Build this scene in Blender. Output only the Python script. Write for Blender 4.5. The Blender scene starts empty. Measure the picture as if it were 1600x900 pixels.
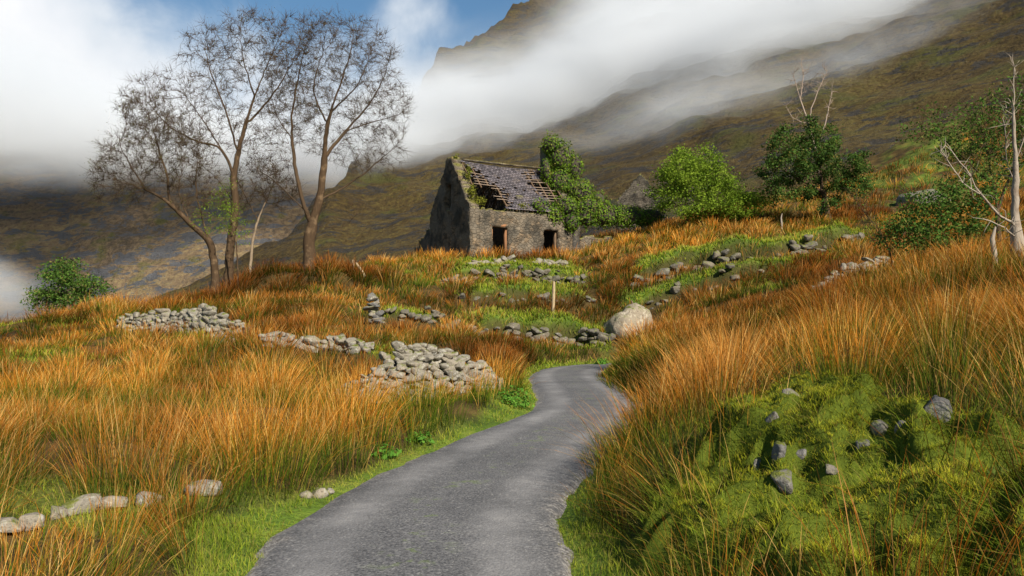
import bpy, math, random
import numpy as np
from mathutils import Vector, Matrix
rng = np.random.default_rng(11)
random.seed(5)
SC = bpy.context.scene
COL = SC.collection
R = math.radians

# ------------------------------------------------------------------ camera
F, PITCH, CAMZ = 1300.0, math.atan(50 / 1300.0), 1.7
cd = bpy.data.cameras.new("camera"); cam = bpy.data.objects.new("camera", cd); COL.objects.link(cam)
cam.location = (0, 0, CAMZ); cam.rotation_euler = (R(90) + PITCH, 0, 0)
cd.sensor_width = 36; cd.lens = 36 * F / 1600; cd.clip_start = .05; cd.clip_end = 9000
SC.camera = cam

# ------------------------------------------------------------------ light and sky
SUN_AZ, SUN_EL = 147.0, 35.0          # azimuth clockwise from +Y
SUN_STRENGTH, SKY_STRENGTH, EXPOSURE = 5.0, .056, 0.68
sd = bpy.data.lights.new("sun", 'SUN'); sun = bpy.data.objects.new("sun", sd); COL.objects.link(sun)
sd.energy = SUN_STRENGTH; sd.angle = R(.55); sd.color = (1, .93, .82)
az, el = R(SUN_AZ), R(SUN_EL)
sv = Vector((math.sin(az) * math.cos(el), math.cos(az) * math.cos(el), math.sin(el)))
sun.rotation_euler = sv.to_track_quat('Z', 'Y').to_euler(); sun.location = (40, -20, 60)
SC.view_settings.view_transform = 'Standard'; SC.view_settings.look = 'None'
SC.view_settings.exposure = EXPOSURE; SC.view_settings.gamma = 1; SC.view_settings.use_curve_mapping = False
cy = SC.cycles
cy.max_bounces = 6; cy.diffuse_bounces = 3; cy.glossy_bounces = 2; cy.transmission_bounces = 3
cy.volume_bounces = 3; cy.transparent_max_bounces = 8; cy.volume_step_rate = .6; cy.volume_max_steps = 128
cy.use_denoising = True; cy.sample_clamp_indirect = 6


def pix(px, py, d):
    """World point seen at photo pixel (px, py) when it stands d metres ahead of the camera."""
    x = (px - 800) / F; yv = (450 - py) / F
    Y = math.cos(PITCH) - yv * math.sin(PITCH); Z = math.sin(PITCH) + yv * math.cos(PITCH)
    s = d / Y
    return np.array((x * s, d, CAMZ + Z * s))


def to_px(X, Y, Z):
    dz = Z - CAMZ
    zc = Y * math.cos(PITCH) + dz * math.sin(PITCH); yc = -Y * math.sin(PITCH) + dz * math.cos(PITCH)
    zc = np.maximum(zc, .05)
    return 800 + F * X / zc, 450 - F * yc / zc


# ------------------------------------------------------------------ node helper
class NT:
    def __init__(s, tree): s.t = tree; s.n = tree.nodes; s.l = tree.links
    def node(s, ty, ins=None, **kw):
        n = s.n.new(ty)
        for k, v in kw.items(): setattr(n, k, v)
        for k, v in (ins or {}).items():
            sock = n.inputs[k]
            if isinstance(v, bpy.types.NodeSocket): s.l.new(v, sock)
            else: sock.default_value = v
        return n
    def math(s, op, a, b=0.0, clamp=False, c=None):
        ins = {0: a, 1: b}
        if c is not None: ins[2] = c
        return s.node('ShaderNodeMath', ins, operation=op, use_clamp=clamp).outputs[0]
    def ramp(s, fac, stops, interp='LINEAR'):
        n = s.node('ShaderNodeValToRGB', {0: fac}); cr = n.color_ramp; cr.interpolation = interp
        while len(cr.elements) < len(stops): cr.elements.new(.5)
        for e, (p, c) in zip(cr.elements, stops):
            e.position = p; e.color = (*c, 1) if len(c) == 3 else c
        return n.outputs[0]
    def mix(s, fac, a, b, blend='MIX'):
        n = s.node('ShaderNodeMix', data_type='RGBA', blend_type=blend)
        for i, v in ((0, fac), (6, a), (7, b)):
            if isinstance(v, bpy.types.NodeSocket): s.l.new(v, n.inputs[i])
            else: n.inputs[i].default_value = v if i == 0 else (*v, 1)
        return n.outputs[2]
    def noise(s, vec, scale, detail=4, rough=.55, dist=0.0):
        return s.node('ShaderNodeTexNoise', {'Vector': vec, 'Scale': scale, 'Detail': detail, 'Roughness': rough, 'Distortion': dist})
    def rng01(s, v, a, b, c=0.0, d=1.0, smooth=False):
        return s.node('ShaderNodeMapRange', {0: v, 1: a, 2: b, 3: c, 4: d}, interpolation_type='SMOOTHSTEP' if smooth else 'LINEAR', clamp=True).outputs[0]


def new_mat(name):
    m = bpy.data.materials.new(name); m.use_nodes = True
    nt = NT(m.node_tree); nt.n.clear()
    out = nt.node('ShaderNodeOutputMaterial')
    return m, nt, out


# ------------------------------------------------------------------ world
W = bpy.data.worlds.new("World"); SC.world = W; W.use_nodes = True
wt = NT(W.node_tree); wt.n.clear()
sky = wt.node('ShaderNodeTexSky', sky_type='NISHITA'); sky.sun_disc = False
sky.sun_elevation = el; sky.sun_rotation = az; sky.altitude = 200; sky.air_density = 1.3; sky.dust_density = .6; sky.ozone_density = 2.2
tc = wt.node('ShaderNodeTexCoord').outputs['Generated']
dirv = wt.node('ShaderNodeVectorMath', {0: tc}, operation='NORMALIZE').outputs[0]
nz = wt.noise(dirv, 5.5, 7, .56, .35).outputs[0]
nz2 = wt.noise(dirv, 2.1, 4, .5).outputs[0]


def cloud_blob(px, py, deg_in, deg_out, amt):
    p = pix(px, py, 100) - np.array((0, 0, CAMZ)); p /= np.linalg.norm(p)
    d = wt.node('ShaderNodeVectorMath', {0: dirv, 1: tuple(p)}, operation='DOT_PRODUCT').outputs['Value']
    return wt.rng01(d, math.cos(R(deg_out)), math.cos(R(deg_in)), 0, amt, True)


cov = wt.rng01(nz2, .42, .62, -.12, .12)
for b in ((-40, 190, 3, 15, .62), (150, 330, 2, 11, .5), (662, 60, .2, 4.5, .24), (470, 300, 3, 12, .42), (-200, -40, 2, 14, .4), (330, 60, .5, 4, .1)):
    cov = wt.math('ADD', cov, cloud_blob(*b))
cl = wt.math('ADD', nz, cov)
cmask = wt.rng01(cl, .58, 1.0, 0, 1, True)
ccol = wt.ramp(wt.math('ADD', wt.math('MULTIPLY', cl, .6), wt.math('MULTIPLY', nz, .35)), [(.35, (5.2, 6.4, 7.9)), (.7, (8.4, 9.1, 9.9)), (1, (11.0, 11.1, 11.4))])
skyc = wt.mix(1.0, sky.outputs[0], (.74, .98, 1.12), 'MULTIPLY')
fin = wt.mix(cmask, skyc, ccol)
bg = wt.node('ShaderNodeBackground', {0: fin, 1: SKY_STRENGTH})
wo = wt.node('ShaderNodeOutputWorld'); wt.l.new(bg.outputs[0], wo.inputs[0])


# ------------------------------------------------------------------ mesh helpers
def mesh_np(name, V, faces, attrs=None, smooth=False):
    """faces: list of (M,k) int arrays. attrs: {name: (N,4)} point colours."""
    me = bpy.data.meshes.new(name)
    V = np.asarray(V, np.float32)
    faces = [np.asarray(f, np.int32) for f in faces if len(f)]
    loops = np.concatenate([f.ravel() for f in faces])
    tot = np.concatenate([np.full(len(f), f.shape[1], np.int32) for f in faces])
    start = np.concatenate(([0], np.cumsum(tot)[:-1])).astype(np.int32)
    me.vertices.add(len(V)); me.vertices.foreach_set('co', V.ravel())
    me.loops.add(len(loops)); me.loops.foreach_set('vertex_index', loops)
    me.polygons.add(len(tot)); me.polygons.foreach_set('loop_start', start); me.polygons.foreach_set('loop_total', tot)
    if smooth: me.polygons.foreach_set('use_smooth', np.ones(len(tot), bool))
    me.update(calc_edges=True)
    for k, a in (attrs or {}).items():
        ca = me.color_attributes.new(k, 'FLOAT_COLOR', 'POINT'); ca.data.foreach_set('color', np.asarray(a, np.float32).ravel())
    me.validate(clean_customdata=False)
    return me


def link(name, me, mat, parent=None, loc=(0, 0, 0)):
    o = bpy.data.objects.new(name, me); COL.objects.link(o); o.location = loc
    if mat and not me.materials: me.materials.append(mat)
    if parent: o.parent = parent
    return o


def tag(o, label=None, cat=None, group=None, kind=None):
    if label: o['label'] = label
    if cat: o['category'] = cat
    if group: o['group'] = group
    if kind: o['kind'] = kind
    return o


def thing(name, label, cat, loc, group=None, rz=0):
    o = bpy.data.objects.new(name, None); COL.objects.link(o); o.location = loc; o.rotation_euler = (0, 0, rz)
    o.empty_display_size = .3
    return tag(o, label, cat, group)


class MB:
    """Collects verts and faces."""
    def __init__(s): s.v = []; s.f = {}; s.n = 0
    def add(s, V, faces):
        V = np.asarray(V, float)
        for f in faces:
            f = np.asarray(f, int)
            if len(f): s.f.setdefault(f.shape[1], []).append(f + s.n)
        s.v.append(V); s.n += len(V)
    def box(s, c, sx, sy, sz, M=None, jit=0):
        q = np.array([(x, y, z) for z in (-.5, .5) for y in (-.5, .5) for x in (-.5, .5)]) * (sx, sy, sz)
        if jit: q = q + rng.uniform(-jit, jit, q.shape)
        if M is not None: q = q @ np.asarray(M).T
        s.add(q + c, [[(0, 2, 3, 1), (4, 5, 7, 6), (0, 1, 5, 4), (2, 6, 7, 3), (0, 4, 6, 2), (1, 3, 7, 5)]])
    def beam(s, a, b, w, h, up=(0, 0, 1)):
        a = np.array(a, float); b = np.array(b, float); d = b - a; L = np.linalg.norm(d); d /= L
        r = np.cross(d, up); r /= np.linalg.norm(r); u = np.cross(r, d)
        s.box((a + b) / 2, L, w, h, np.stack([d, r, u], 1))
    def tube(s, pts, rad, k=6):
        pts = np.asarray(pts, float); n = len(pts)
        tg = np.gradient(pts, axis=0); tg /= np.maximum(np.linalg.norm(tg, axis=1), 1e-9)[:, None]
        r = np.cross(tg[0], (0.3, .2, .93)); r /= max(np.linalg.norm(r), 1e-6)
        ang = np.arange(k) * 2 * math.pi / k; ca, sa = np.cos(ang)[:, None], np.sin(ang)[:, None]
        out = np.empty((n, k, 3))
        for i in range(n):
            r = r - tg[i] * np.dot(r, tg[i]); r /= max(np.linalg.norm(r), 1e-6)
            b = np.cross(tg[i], r); out[i] = pts[i] + rad[i] * (ca * r + sa * b)
        V = out.reshape(-1, 3); i = np.arange(n - 1)[:, None] * k; j = np.arange(k)[None, :]; j2 = (j + 1) % k
        q = np.stack([i + j, i + j2, i + k + j2, i + k + j], -1).reshape(-1, 4)
        s.add(V, [q])
        s.add(np.vstack([pts[-1] + tg[-1] * rad[-1] * .8, out[-1]]), [[(0, 1 + a, 1 + (a + 1) % k) for a in range(k)]])
    def build(s, name, mat, parent=None, smooth=False, loc=(0, 0, 0), off=None, attrs=None):
        V = np.concatenate(s.v)
        if off is not None: V = V - np.asarray(off)
        me = mesh_np(name, V, [np.concatenate(x) for x in s.f.values()], attrs, smooth)
        return link(name, me, mat, parent, loc)


# ------------------------------------------------------------------ numpy noise
_perm = rng.random((512, 512))


def vnoise(x, y):
    xi = np.floor(x).astype(int); yi = np.floor(y).astype(int); fx = x - xi; fy = y - yi
    fx = fx * fx * fx * (fx * (fx * 6 - 15) + 10); fy = fy * fy * fy * (fy * (fy * 6 - 15) + 10)
    g = lambda a, b: _perm[a & 511, b & 511]
    return ((g(xi, yi) * (1 - fx) + g(xi + 1, yi) * fx) * (1 - fy) + (g(xi, yi + 1) * (1 - fx) + g(xi + 1, yi + 1) * fx) * fy) * 2 - 1


def fbm(x, y, oct=4, gain=.5):
    a, t, s = 1.0, 0.0, 0.0
    for i in range(oct):
        t = t + a * vnoise(x * 2 ** i + 17.3 * i, y * 2 ** i - 9.1 * i); s += a; a *= gain
    return t / s


def sstep(a, b, x):
    t = np.clip((x - a) / (b - a), 0, 1); return t * t * (3 - 2 * t)


# ------------------------------------------------------------------ road line
RC = np.array([(-.5, -9), (-.62, 0), (-.68, 5.5), (-.66, 7.6), (.22, 11.3), (1.42, 15.4), (1.66, 18.4), (1.62, 22), (1.72, 26), (2.5, 29.4), (4.4, 31.6), (7.5, 32.2), (14, 30.2), (24, 27)], float)
ROAD_HW = 1.2


def catmull(P, n=14):
    P = np.vstack([2 * P[0] - P[1], P, 2 * P[-1] - P[-2]]); out = []
    for i in range(1, len(P) - 2):
        t = np.linspace(0, 1, n, endpoint=False)[:, None]; a, b, c, d = P[i - 1:i + 3]
        out.append(.5 * (2 * b + (c - a) * t + (2 * a - 5 * b + 4 * c - d) * t ** 2 + (3 * b - a - 3 * c + d) * t ** 3))
    return np.vstack(out + [P[-2][None]])


RL = catmull(RC)


def seg_dist(x, y, P):
    """unsigned distance, signed side (+ = left of travel) and arc position to polyline P."""
    best = np.full(x.shape, 1e9); side = np.zeros(x.shape); arc = np.zeros(x.shape); s0 = 0
    for a, b in zip(P[:-1], P[1:]):
        dx, dy = b - a; L2 = dx * dx + dy * dy
        t = np.clip(((x - a[0]) * dx + (y - a[1]) * dy) / L2, 0, 1)
        ex, ey = x - a[0] - t * dx, y - a[1] - t * dy; d = np.hypot(ex, ey)
        m = d < best; best = np.where(m, d, best)
        side = np.where(m, np.sign(dx * ey - dy * ex), side); L = math.sqrt(L2)
        arc = np.where(m, s0 + t * L, arc); s0 += L
    return best, side, arc, s0


# ------------------------------------------------------------------ terrain
A = []
for px, py, d in [(0, 890, 5.2), (200, 860, 5.8), (0, 760, 8), (200, 700, 10), (300, 640, 14), (0, 655, 13), (0, 572, 24), (200, 568, 24),
                  (0, 520, 36), (100, 500, 36), (170, 488, 36), (300, 535, 27), (300, 475, 38), (340, 458, 40), (485, 424, 42), (400, 438, 42), (450, 528, 28),
                  (500, 552, 24), (640, 618, 18.5), (560, 625, 18), (700, 570, 24), (600, 505, 30), (580, 445, 40), (700, 455, 40), (700, 520, 31),
                  (760, 432, 43), (735, 404, 46.5), (640, 412, 48), (850, 402, 48.5), (850, 545, 35), (850, 500, 37), (985, 532, 35.5), (860, 470, 39),
                  (900, 446, 42), (950, 400, 47), (1050, 424, 42), (1100, 392, 45), (1100, 352, 50), (1290, 352, 48), (1200, 410, 40), (1050, 490, 33),
                  (1200, 475, 30), (1340, 440, 28), (1400, 418, 34), (1500, 410, 24), (1590, 405, 20), (1600, 450, 14), (1450, 520, 9.5), (1300, 560, 9),
                  (1150, 600, 9), (1050, 612, 10.5), (1000, 604, 13), (1020, 562, 18), (1060, 540, 24), (1000, 780, 6.5), (1100, 900, 4.6), (1300, 900, 4.1),
                  (1250, 700, 5.8), (1300, 605, 6.6), (1500, 625, 5.8), (1550, 800, 4.3), (1600, 570, 6), (1600, 900, 3.6), (1180, 645, 7.5), (1100, 700, 6.8),
                  (-400, 700, 10), (-300, 535, 36), (2000, 600, 8), (2200, 400, 20), (2000, 320, 50), (1400, 305, 60), (1200, 325, 58), (1600, 260, 60)]:
    A.append(pix(px, py, d))
A += [(-5, -5, .1), (-15, -5, .2), (4, -5, 1.0), (10, -5, 1.6), (-14, 47, 2.2), (-30, 50, -3), (-12, 58, 0), (-5, 60, 4.0), (3, 60, 6.5), (12, 60, 8.4), (-40, 30, .2), (-40, 0, 0), (40, 0, 4), (-40, 70, -8), (-10, 72, -2), (8, 74, 8.5), (30, 74, 15), (45, 40, 11), (45, 70, 20)]
A = np.array(A, float)


def tps_fit(P, lam=.6):
    n = len(P); d2 = ((P[:, None, :2] - P[None, :, :2]) ** 2).sum(-1)
    K = .5 * d2 * np.log(d2 + 1e-9); Q = np.hstack([np.ones((n, 1)), P[:, :2]])
    M = np.zeros((n + 3, n + 3)); M[:n, :n] = K + lam * np.eye(n); M[:n, n:] = Q; M[n:, :n] = Q.T
    return np.linalg.solve(M, np.concatenate([P[:, 2], np.zeros(3)]))


TW = tps_fit(A)


def base_h(x, y):
    z = TW[-3] + TW[-2] * x + TW[-1] * y
    for i in range(len(A)):
        d2 = (x - A[i, 0]) ** 2 + (y - A[i, 1]) ** 2
        z = z + TW[i] * .5 * d2 * np.log(d2 + 1e-9)
    return z


def line_px(*pts): return np.array([pix(a, 450, d)[:2] for a, d in pts])


# grassy ledges: polyline left to right, height, decay length behind
LEDGES = [(line_px((985, 41.5), (1090, 42), (1200, 41), (1345, 42.5)), 1.0, 3.0),
          (line_px((730, 34.6), (800, 35), (880, 35.4), (955, 34.4)), .95, 2.2),
          (line_px((575, 30.5), (640, 31), (715, 32.2)), .6, 1.8),
          (line_px((690, 42), (760, 42.5), (830, 43), (915, 43)), .6, 2.6),
          (line_px((350, 40), (420, 38.6), (560, 38.6)), .5, 2.5),
          (line_px((960, 38.5), (1060, 39), (1180, 38.2), (1260, 38)), .6, 2.0),
          (line_px((720, 39), (800, 39.4), (930, 39.6)), .5, 1.8)]


def ledge_parts(x, y):
    add = np.zeros(x.shape); top = np.zeros(x.shape); face = np.zeros(x.shape)
    wob = .35 * fbm(x * .9, y * .9, 3)
    for i, (P, h, dec) in enumerate(LEDGES):
        d, side, arc, L = seg_dist(x, y, P)
        n = d * side + wob
        win = sstep(0, 1.0, arc) * sstep(0, 1.0, L - arc) * (d < 6)
        hh = h * (.8 + .4 * fbm(x * .5 + 3 * i, y * .5, 2))
        add += win * hh * sstep(-.35, .12, n) * (1 - sstep(.3, dec, n))
        if i != 4:
            top = np.maximum(top, win * sstep(-.2, .05, n) * (1 - sstep(.55, 1.5, n + .9 * fbm(x * .6, y * .6 + 4, 2))))
            face = np.maximum(face, win * sstep(-.6, -.35, n) * (1 - sstep(.0, .15, n)))
    return add, top, face


MOUND = (pix(1275, 730, 5.25)[:2], 1.35)


def height(x, y):
    z = base_h(x, y)
    dr, side, arc, L = seg_dist(x, y, RL)
    off = sstep(ROAD_HW + .1, ROAD_HW + 2.4, dr)
    far = sstep(8, 30, y)
    z = z + off * (.16 + .16 * far) * fbm(x * .55, y * .55, 3) + off * .06 * fbm(x * 2.3, y * 2.3, 2)
    dm = np.hypot(x - MOUND[0][0], (y - MOUND[0][1]))
    z = z + .16 * fbm(x * 2.2 + 40, y * 2.2, 3) * (1 - sstep(.9, 1.7, dm))
    z = z + ledge_parts(x, y)[0]
    wr = 1 - sstep(ROAD_HW - .05, ROAD_HW + .9, dr)
    zr = -.05 * (dr < ROAD_HW - .1) + .0
    z = z * (1 - wr) + zr * wr
    # plinth under the cottage
    return z


GX0, GX1, GY0, GY1, GS = -46.0, 46.0, -9.0, 76.0, .2
gx = np.arange(GX0, GX1 + 1e-6, GS); gy = np.arange(GY0, GY1 + 1e-6, GS)
XX, YY = np.meshgrid(gx, gy)
ZZ = height(XX, YY)


def H(x, y):
    x = np.asarray(x, float); y = np.asarray(y, float)
    u = np.clip((x - GX0) / GS, 0, len(gx) - 1.001); v = np.clip((y - GY0) / GS, 0, len(gy) - 1.001)
    i = u.astype(int); j = v.astype(int); fu = u - i; fv = v - j
    return (ZZ[j, i] * (1 - fu) + ZZ[j, i + 1] * fu) * (1 - fv) + (ZZ[j + 1, i] * (1 - fu) + ZZ[j + 1, i + 1] * fu) * fv


def ground_at(px, d, dz=0.0):
    x = (px - 800) / F * d * 1.0
    z = float(H(x, d))
    for _ in range(3):
        zc = d * math.cos(PITCH) + (z - CAMZ) * math.sin(PITCH)
        x = (px - 800) / F * zc; z = float(H(x, d))
    return np.array((x, d, z + dz))


# cottage frame
HC = pix(735, 402, 47.0); HA = R(30)
HU = np.array((math.cos(HA), math.sin(HA))); HV = np.array((-math.sin(HA), math.cos(HA)))
HZ = float(H(HC[0], HC[1])) - .1
HL, HW_, HE, HR = 7.5, 5.6, 3.05, 6.2


def house_mask(x, y, m=.3):
    rx, ry = x - HC[0], y - HC[1]; u = rx * HU[0] + ry * HU[1]; v = rx * HV[0] + ry * HV[1]
    return (u > -m) & (u < HL + m) & (v > -m) & (v < HW_ + m)


# level the ground inside the cottage
_in = house_mask(XX, YY, .6)
ZZ[_in] = ZZ[_in] * .15 + .85 * HZ


def zone(x, y):
    """0..1 masks: green (short grass) and rush density."""
    dr, side, arc, L = seg_dist(x, y, RL)
    add, top, face = ledge_parts(x, y)
    px, py = to_px(x, y, H(x, y))
    n = fbm(x * .7 + 5, y * .7, 3)
    vw = np.where(side > 0, .04 + .14 * n + .42 * np.exp(-((y - 6.6) / .9) ** 2) + .4 * np.exp(-((y - 16) / 1.8) ** 2), .12 + .12 * n)
    edge = dr - ROAD_HW
    green = 1 - sstep(vw, vw + .3, edge)
    dm = np.hypot((x - MOUND[0][0]) / .8, (y - MOUND[0][1]) / 1.7) + .3 * n
    mound = 1 - sstep(.9, 1.25, dm)
    green = np.maximum(green, mound)
    green = np.maximum(green, top)
    ter = sstep(690, 720, px) * (1 - sstep(880, 930, px)) * sstep(41, 42.2, y) * (1 - sstep(45.8, 47, y))
    ter2 = sstep(560, 600, px) * (1 - sstep(760, 800, px)) * sstep(38.5, 40, y) * (1 - sstep(42.5, 44, y)) * sstep(-.1, .3, n)
    up = sstep(990, 1020, px) * (1 - sstep(1340, 1380, px)) * sstep(41.5, 42.5, y) * (1 - sstep(44, 46, y))
    upr = sstep(1370, 1400, px) * (1 - sstep(1470, 1520, px)) * sstep(46, 50, y) * sstep(-.25, .25, n)
    mid = sstep(700, 740, px) * (1 - sstep(950, 1000, px)) * sstep(35, 35.6, y) * (1 - sstep(36.6, 38, y))
    green = np.maximum.reduce([green, ter * .9, ter2 * .7, up * .9, mid * .8, upr * .8])
    patch = sstep(.22, .5, fbm(x * .28 + 60, y * .28 + 11, 3)) * .55
    rush = np.maximum(1 - green, .1 * mound) * (1 - .55 * face) * (edge > .05)
    over = (side < 0) & (y > 8.5) & (y < 26) & (edge > -.5) & (edge <= .3); rush = np.where(over, 1.0, rush)
    rush = rush * (1 - .75 * (sstep(.5, .9, x) * (1 - sstep(3.6, 4.2, y)) * (y > 0)))
    rush = rush * (1 - house_mask(x, y, .1))
    return np.maximum(green, patch * (edge > 0)), rush, mound


gz_green, gz_rush, gz_mound = zone(XX, YY)
at = np.stack([gz_green, np.clip(gz_rush, 0, 1), ledge_parts(XX, YY)[2], np.ones_like(XX)], -1).reshape(-1, 4)
ny, nx = XX.shape
idx = np.arange(nx * ny).reshape(ny, nx)
quads = np.stack([idx[:-1, :-1], idx[:-1, 1:], idx[1:, 1:], idx[1:, :-1]], -1).reshape(-1, 4)

m_ground, nt, out = new_mat("hill turf")
geo = nt.node('ShaderNodeNewGeometry').outputs['Position']
ga = nt.node('ShaderNodeAttribute', attribute_name='zone'); gs = nt.node('ShaderNodeSeparateColor', {0: ga.outputs['Color']})
n1 = nt.noise(geo, 1.3, 5).outputs[0]; n2 = nt.noise(geo, 14, 4).outputs[0]; n3 = nt.noise(geo, .35, 3).outputs[0]
dry = nt.ramp(n1, [(.3, (.035, .024, .01)), (.5, (.075, .046, .015)), (.7, (.12, .075, .024))])
grn = nt.ramp(n1, [(.3, (.05, .085, .012)), (.5, (.10, .16, .018)), (.72, (.19, .21, .035))])
c = nt.mix(nt.math('ADD', gs.outputs[0], nt.math('MULTIPLY', nt.math('SUBTRACT', n2, .5), .8), clamp=True), dry, grn)
c = nt.mix(nt.rng01(n2, .5, .75, 0, .55), c, (.03, .022, .012))
c = nt.mix(nt.math('MULTIPLY', gs.outputs[2], .8), c, nt.mix(n2, (.018, .014, .007), (.075, .065, .02)))
bmp = nt.node('ShaderNodeBump', {'Height': n2, 'Strength': .7, 'Distance': .08})
bs = nt.node('ShaderNodeBsdfPrincipled', {'Base Color': c, 'Roughness': .95, 'Normal': bmp.outputs[0], 'Specular IOR Level': .1})
nt.l.new(bs.outputs[0], out.inputs[0])
ground = link('ground', mesh_np('ground', np.stack([XX, YY, ZZ], -1).reshape(-1, 3), [quads], {'zone': at}, True), m_ground)
tag(ground, kind='structure')

# valley floor to the horizon, under everything
bx = np.concatenate([np.linspace(-5000, -60, 24), np.linspace(-46, 46, 12), np.linspace(60, 5000, 24)]); by = np.concatenate([np.linspace(-3000, -60, 10), np.linspace(-20, 100, 12), np.linspace(140, 6000, 30)])
BX, BY = np.meshgrid(bx, by); BZ = -14 + 2 * fbm(BX * .01, BY * .01, 3)
idb = np.arange(BX.size).reshape(BX.shape)
qb = np.stack([idb[:-1, :-1], idb[:-1, 1:], idb[1:, 1:], idb[1:, :-1]], -1).reshape(-1, 4)
m_moor, nt, out = new_mat("moor")
geo = nt.node('ShaderNodeNewGeometry').outputs['Position']
c = nt.ramp(nt.noise(geo, .02, 6).outputs[0], [(.3, (.06, .05, .02)), (.6, (.13, .09, .035))])
bs = nt.node('ShaderNodeBsdfPrincipled', {'Base Color': c, 'Roughness': 1})
nt.l.new(bs.outputs[0], out.inputs[0])
tag(link('valley_floor', mesh_np('valley_floor', np.stack([BX, BY, BZ], -1).reshape(-1, 3), [qb], None, True), m_moor), kind='structure')


# ------------------------------------------------------------------ mountains
def mountain_mat(name, cols, rock, tilt, sc, rockamt):
    m, nt, out = new_mat(name)
    geo = nt.node('ShaderNodeNewGeometry').outputs['Position']
    mp = nt.node('ShaderNodeMapping', {'Vector': geo, 'Rotation': (0, tilt, 0), 'Scale': (.45, .8, 1.7)}).outputs[0]
    nb0 = nt.noise(mp, sc, 9, .66, .8).outputs[0]; nb1 = nt.noise(mp, sc * 3.7, 7, .65, .5).outputs[0]; nb = nt.math('ADD', nt.math('MULTIPLY', nb0, .68), nt.math('MULTIPLY', nb1, .32)); nf = nt.noise(geo, sc * 5, 7, .7).outputs[0]; nl = nt.noise(geo, .014, 4).outputs[0]
    base = nt.ramp(nt.math('ADD', nt.math('MULTIPLY', nf, .6), nt.math('MULTIPLY', nl, .4)), [(.4, cols[0]), (.5, cols[1]), (.6, cols[2])])
    base = nt.mix(nt.rng01(nt.noise(geo, .045, 5, .6).outputs[0], .54, .64, 0, .6), base, (.085, .095, .018))
    rk = nt.mix(nf, rock[0], rock[1])
    v = nt.math('ADD', nb, nt.math('MULTIPLY', nt.math('SUBTRACT', nf, .5), .28))
    msk = nt.rng01(v, rockamt, rockamt + .035, 0, .95, True)
    c = nt.mix(msk, base, rk)
    h = nt.math('ADD', nt.math('MULTIPLY', nb, -1.4), nt.math('MULTIPLY', nf, .5))
    bmp = nt.node('ShaderNodeBump', {'Height': h, 'Strength': 1.0, 'Distance': 7.0})
    bs = nt.node('ShaderNodeBsdfPrincipled', {'Base Color': c, 'Roughness': .9, 'Normal': bmp.outputs[0], 'Specular IOR Level': .2})
    nt.l.new(bs.outputs[0], out.inputs[0])
    return m


def ruled(name, base, crest, mat, seed, amp, pxs, pw=1.15, rows=170):
    b = np.array(base, float); c = np.array(crest, float); s = np.linspace(0, 1, rows)
    V = []
    for t in s:
        pyb = np.interp(pxs, b[:, 0], b[:, 1]); db = np.interp(pxs, b[:, 0], b[:, 2]); pyc = np.interp(pxs, c[:, 0], c[:, 1]); dc = np.interp(pxs, c[:, 0], c[:, 2])
        py = pyb + (pyc - pyb) * t; d = db + (dc - db) * t ** pw
        x = (pxs - 800) / F; yv = (450 - py) / F
        Yw = math.cos(PITCH) - yv * math.sin(PITCH); Zw = math.sin(PITCH) + yv * math.cos(PITCH)
        V.append(np.stack([x * d / Yw, d, CAMZ + Zw * d / Yw], -1))
    V = np.array(V)
    last = V[-1].copy()
    for k in range(1, 12):                       # the far side falls away behind the crest
        q = last.copy(); q[:, 1] += 28 * k; q[:, 2] -= 9 * k + 1.6 * k * k; q[:, 0] *= (1 + 28 * k / last[:, 1]); V = np.concatenate([V, q[None]])
    x, y = V[..., 0], V[..., 1]; z = V[..., 2]
    sc = V[..., 1] / 300.0
    gul = fbm((x * .9 + z * .8) * .02 + seed, (y) * .004 + z * .006, 4)
    V[..., 2] += amp * sc * (.6 * fbm(x * .012 + seed, y * .012 + z * .008, 5) + .5 * gul + .28 * (1 - 2.4 * np.abs(fbm(x * .022 + seed, z * .03 + y * .012, 4))) + .2 * fbm(x * .06, z * .06 + y * .05, 4))
    nr, nc = V.shape[:2]; i = np.arange(nr * nc).reshape(nr, nc)
    q = np.stack([i[:-1, :-1], i[:-1, 1:], i[1:, 1:], i[1:, :-1]], -1).reshape(-1, 4)
    return tag(link(name, mesh_np(name, V.reshape(-1, 3), [q], None, True), mat), kind='structure')


m_slope = mountain_mat("mountain heath", ((.05, .034, .013), (.105, .068, .02), (.15, .115, .03)), ((.02, .017, .013), (.075, .066, .055)), R(-24), .1, .52)
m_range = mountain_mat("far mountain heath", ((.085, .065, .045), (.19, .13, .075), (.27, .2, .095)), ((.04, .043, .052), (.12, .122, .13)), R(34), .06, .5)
MB_BASE = [(-400, 560, 300), (0, 540, 260), (300, 520, 230), (500, 500, 200), (700, 470, 160), (1000, 420, 120), (1300, 390, 96), (1600, 360, 84), (2000, 330, 80), (2500, 300, 80)]
MB_CREST = [(-400, 560, 320), (0, 530, 300), (200, 490, 300), (330, 425, 300), (430, 362, 310), (520, 300, 330), (590, 225, 400), (660, 122, 520), (740, 62, 590), (830, 2, 640), (900, -48, 660), (1000, -90, 640), (1300, -200, 560), (1600, -330, 480), (2500, -560, 400)]
ruled('mountain', MB_BASE, MB_CREST, m_slope, 3.0, 11.0, np.linspace(-350, 2300, 620), rows=260)
ruled('hills', [(-700, 540, 470), (100, 520, 500), (500, 510, 430), (900, 510, 430)], [(-700, 200, 640), (100, 225, 660), (400, 240, 620), (700, 200, 640), (900, 150, 640)], m_range, 11.0, 6.0, np.linspace(-650, 900, 280), rows=120)


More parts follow.
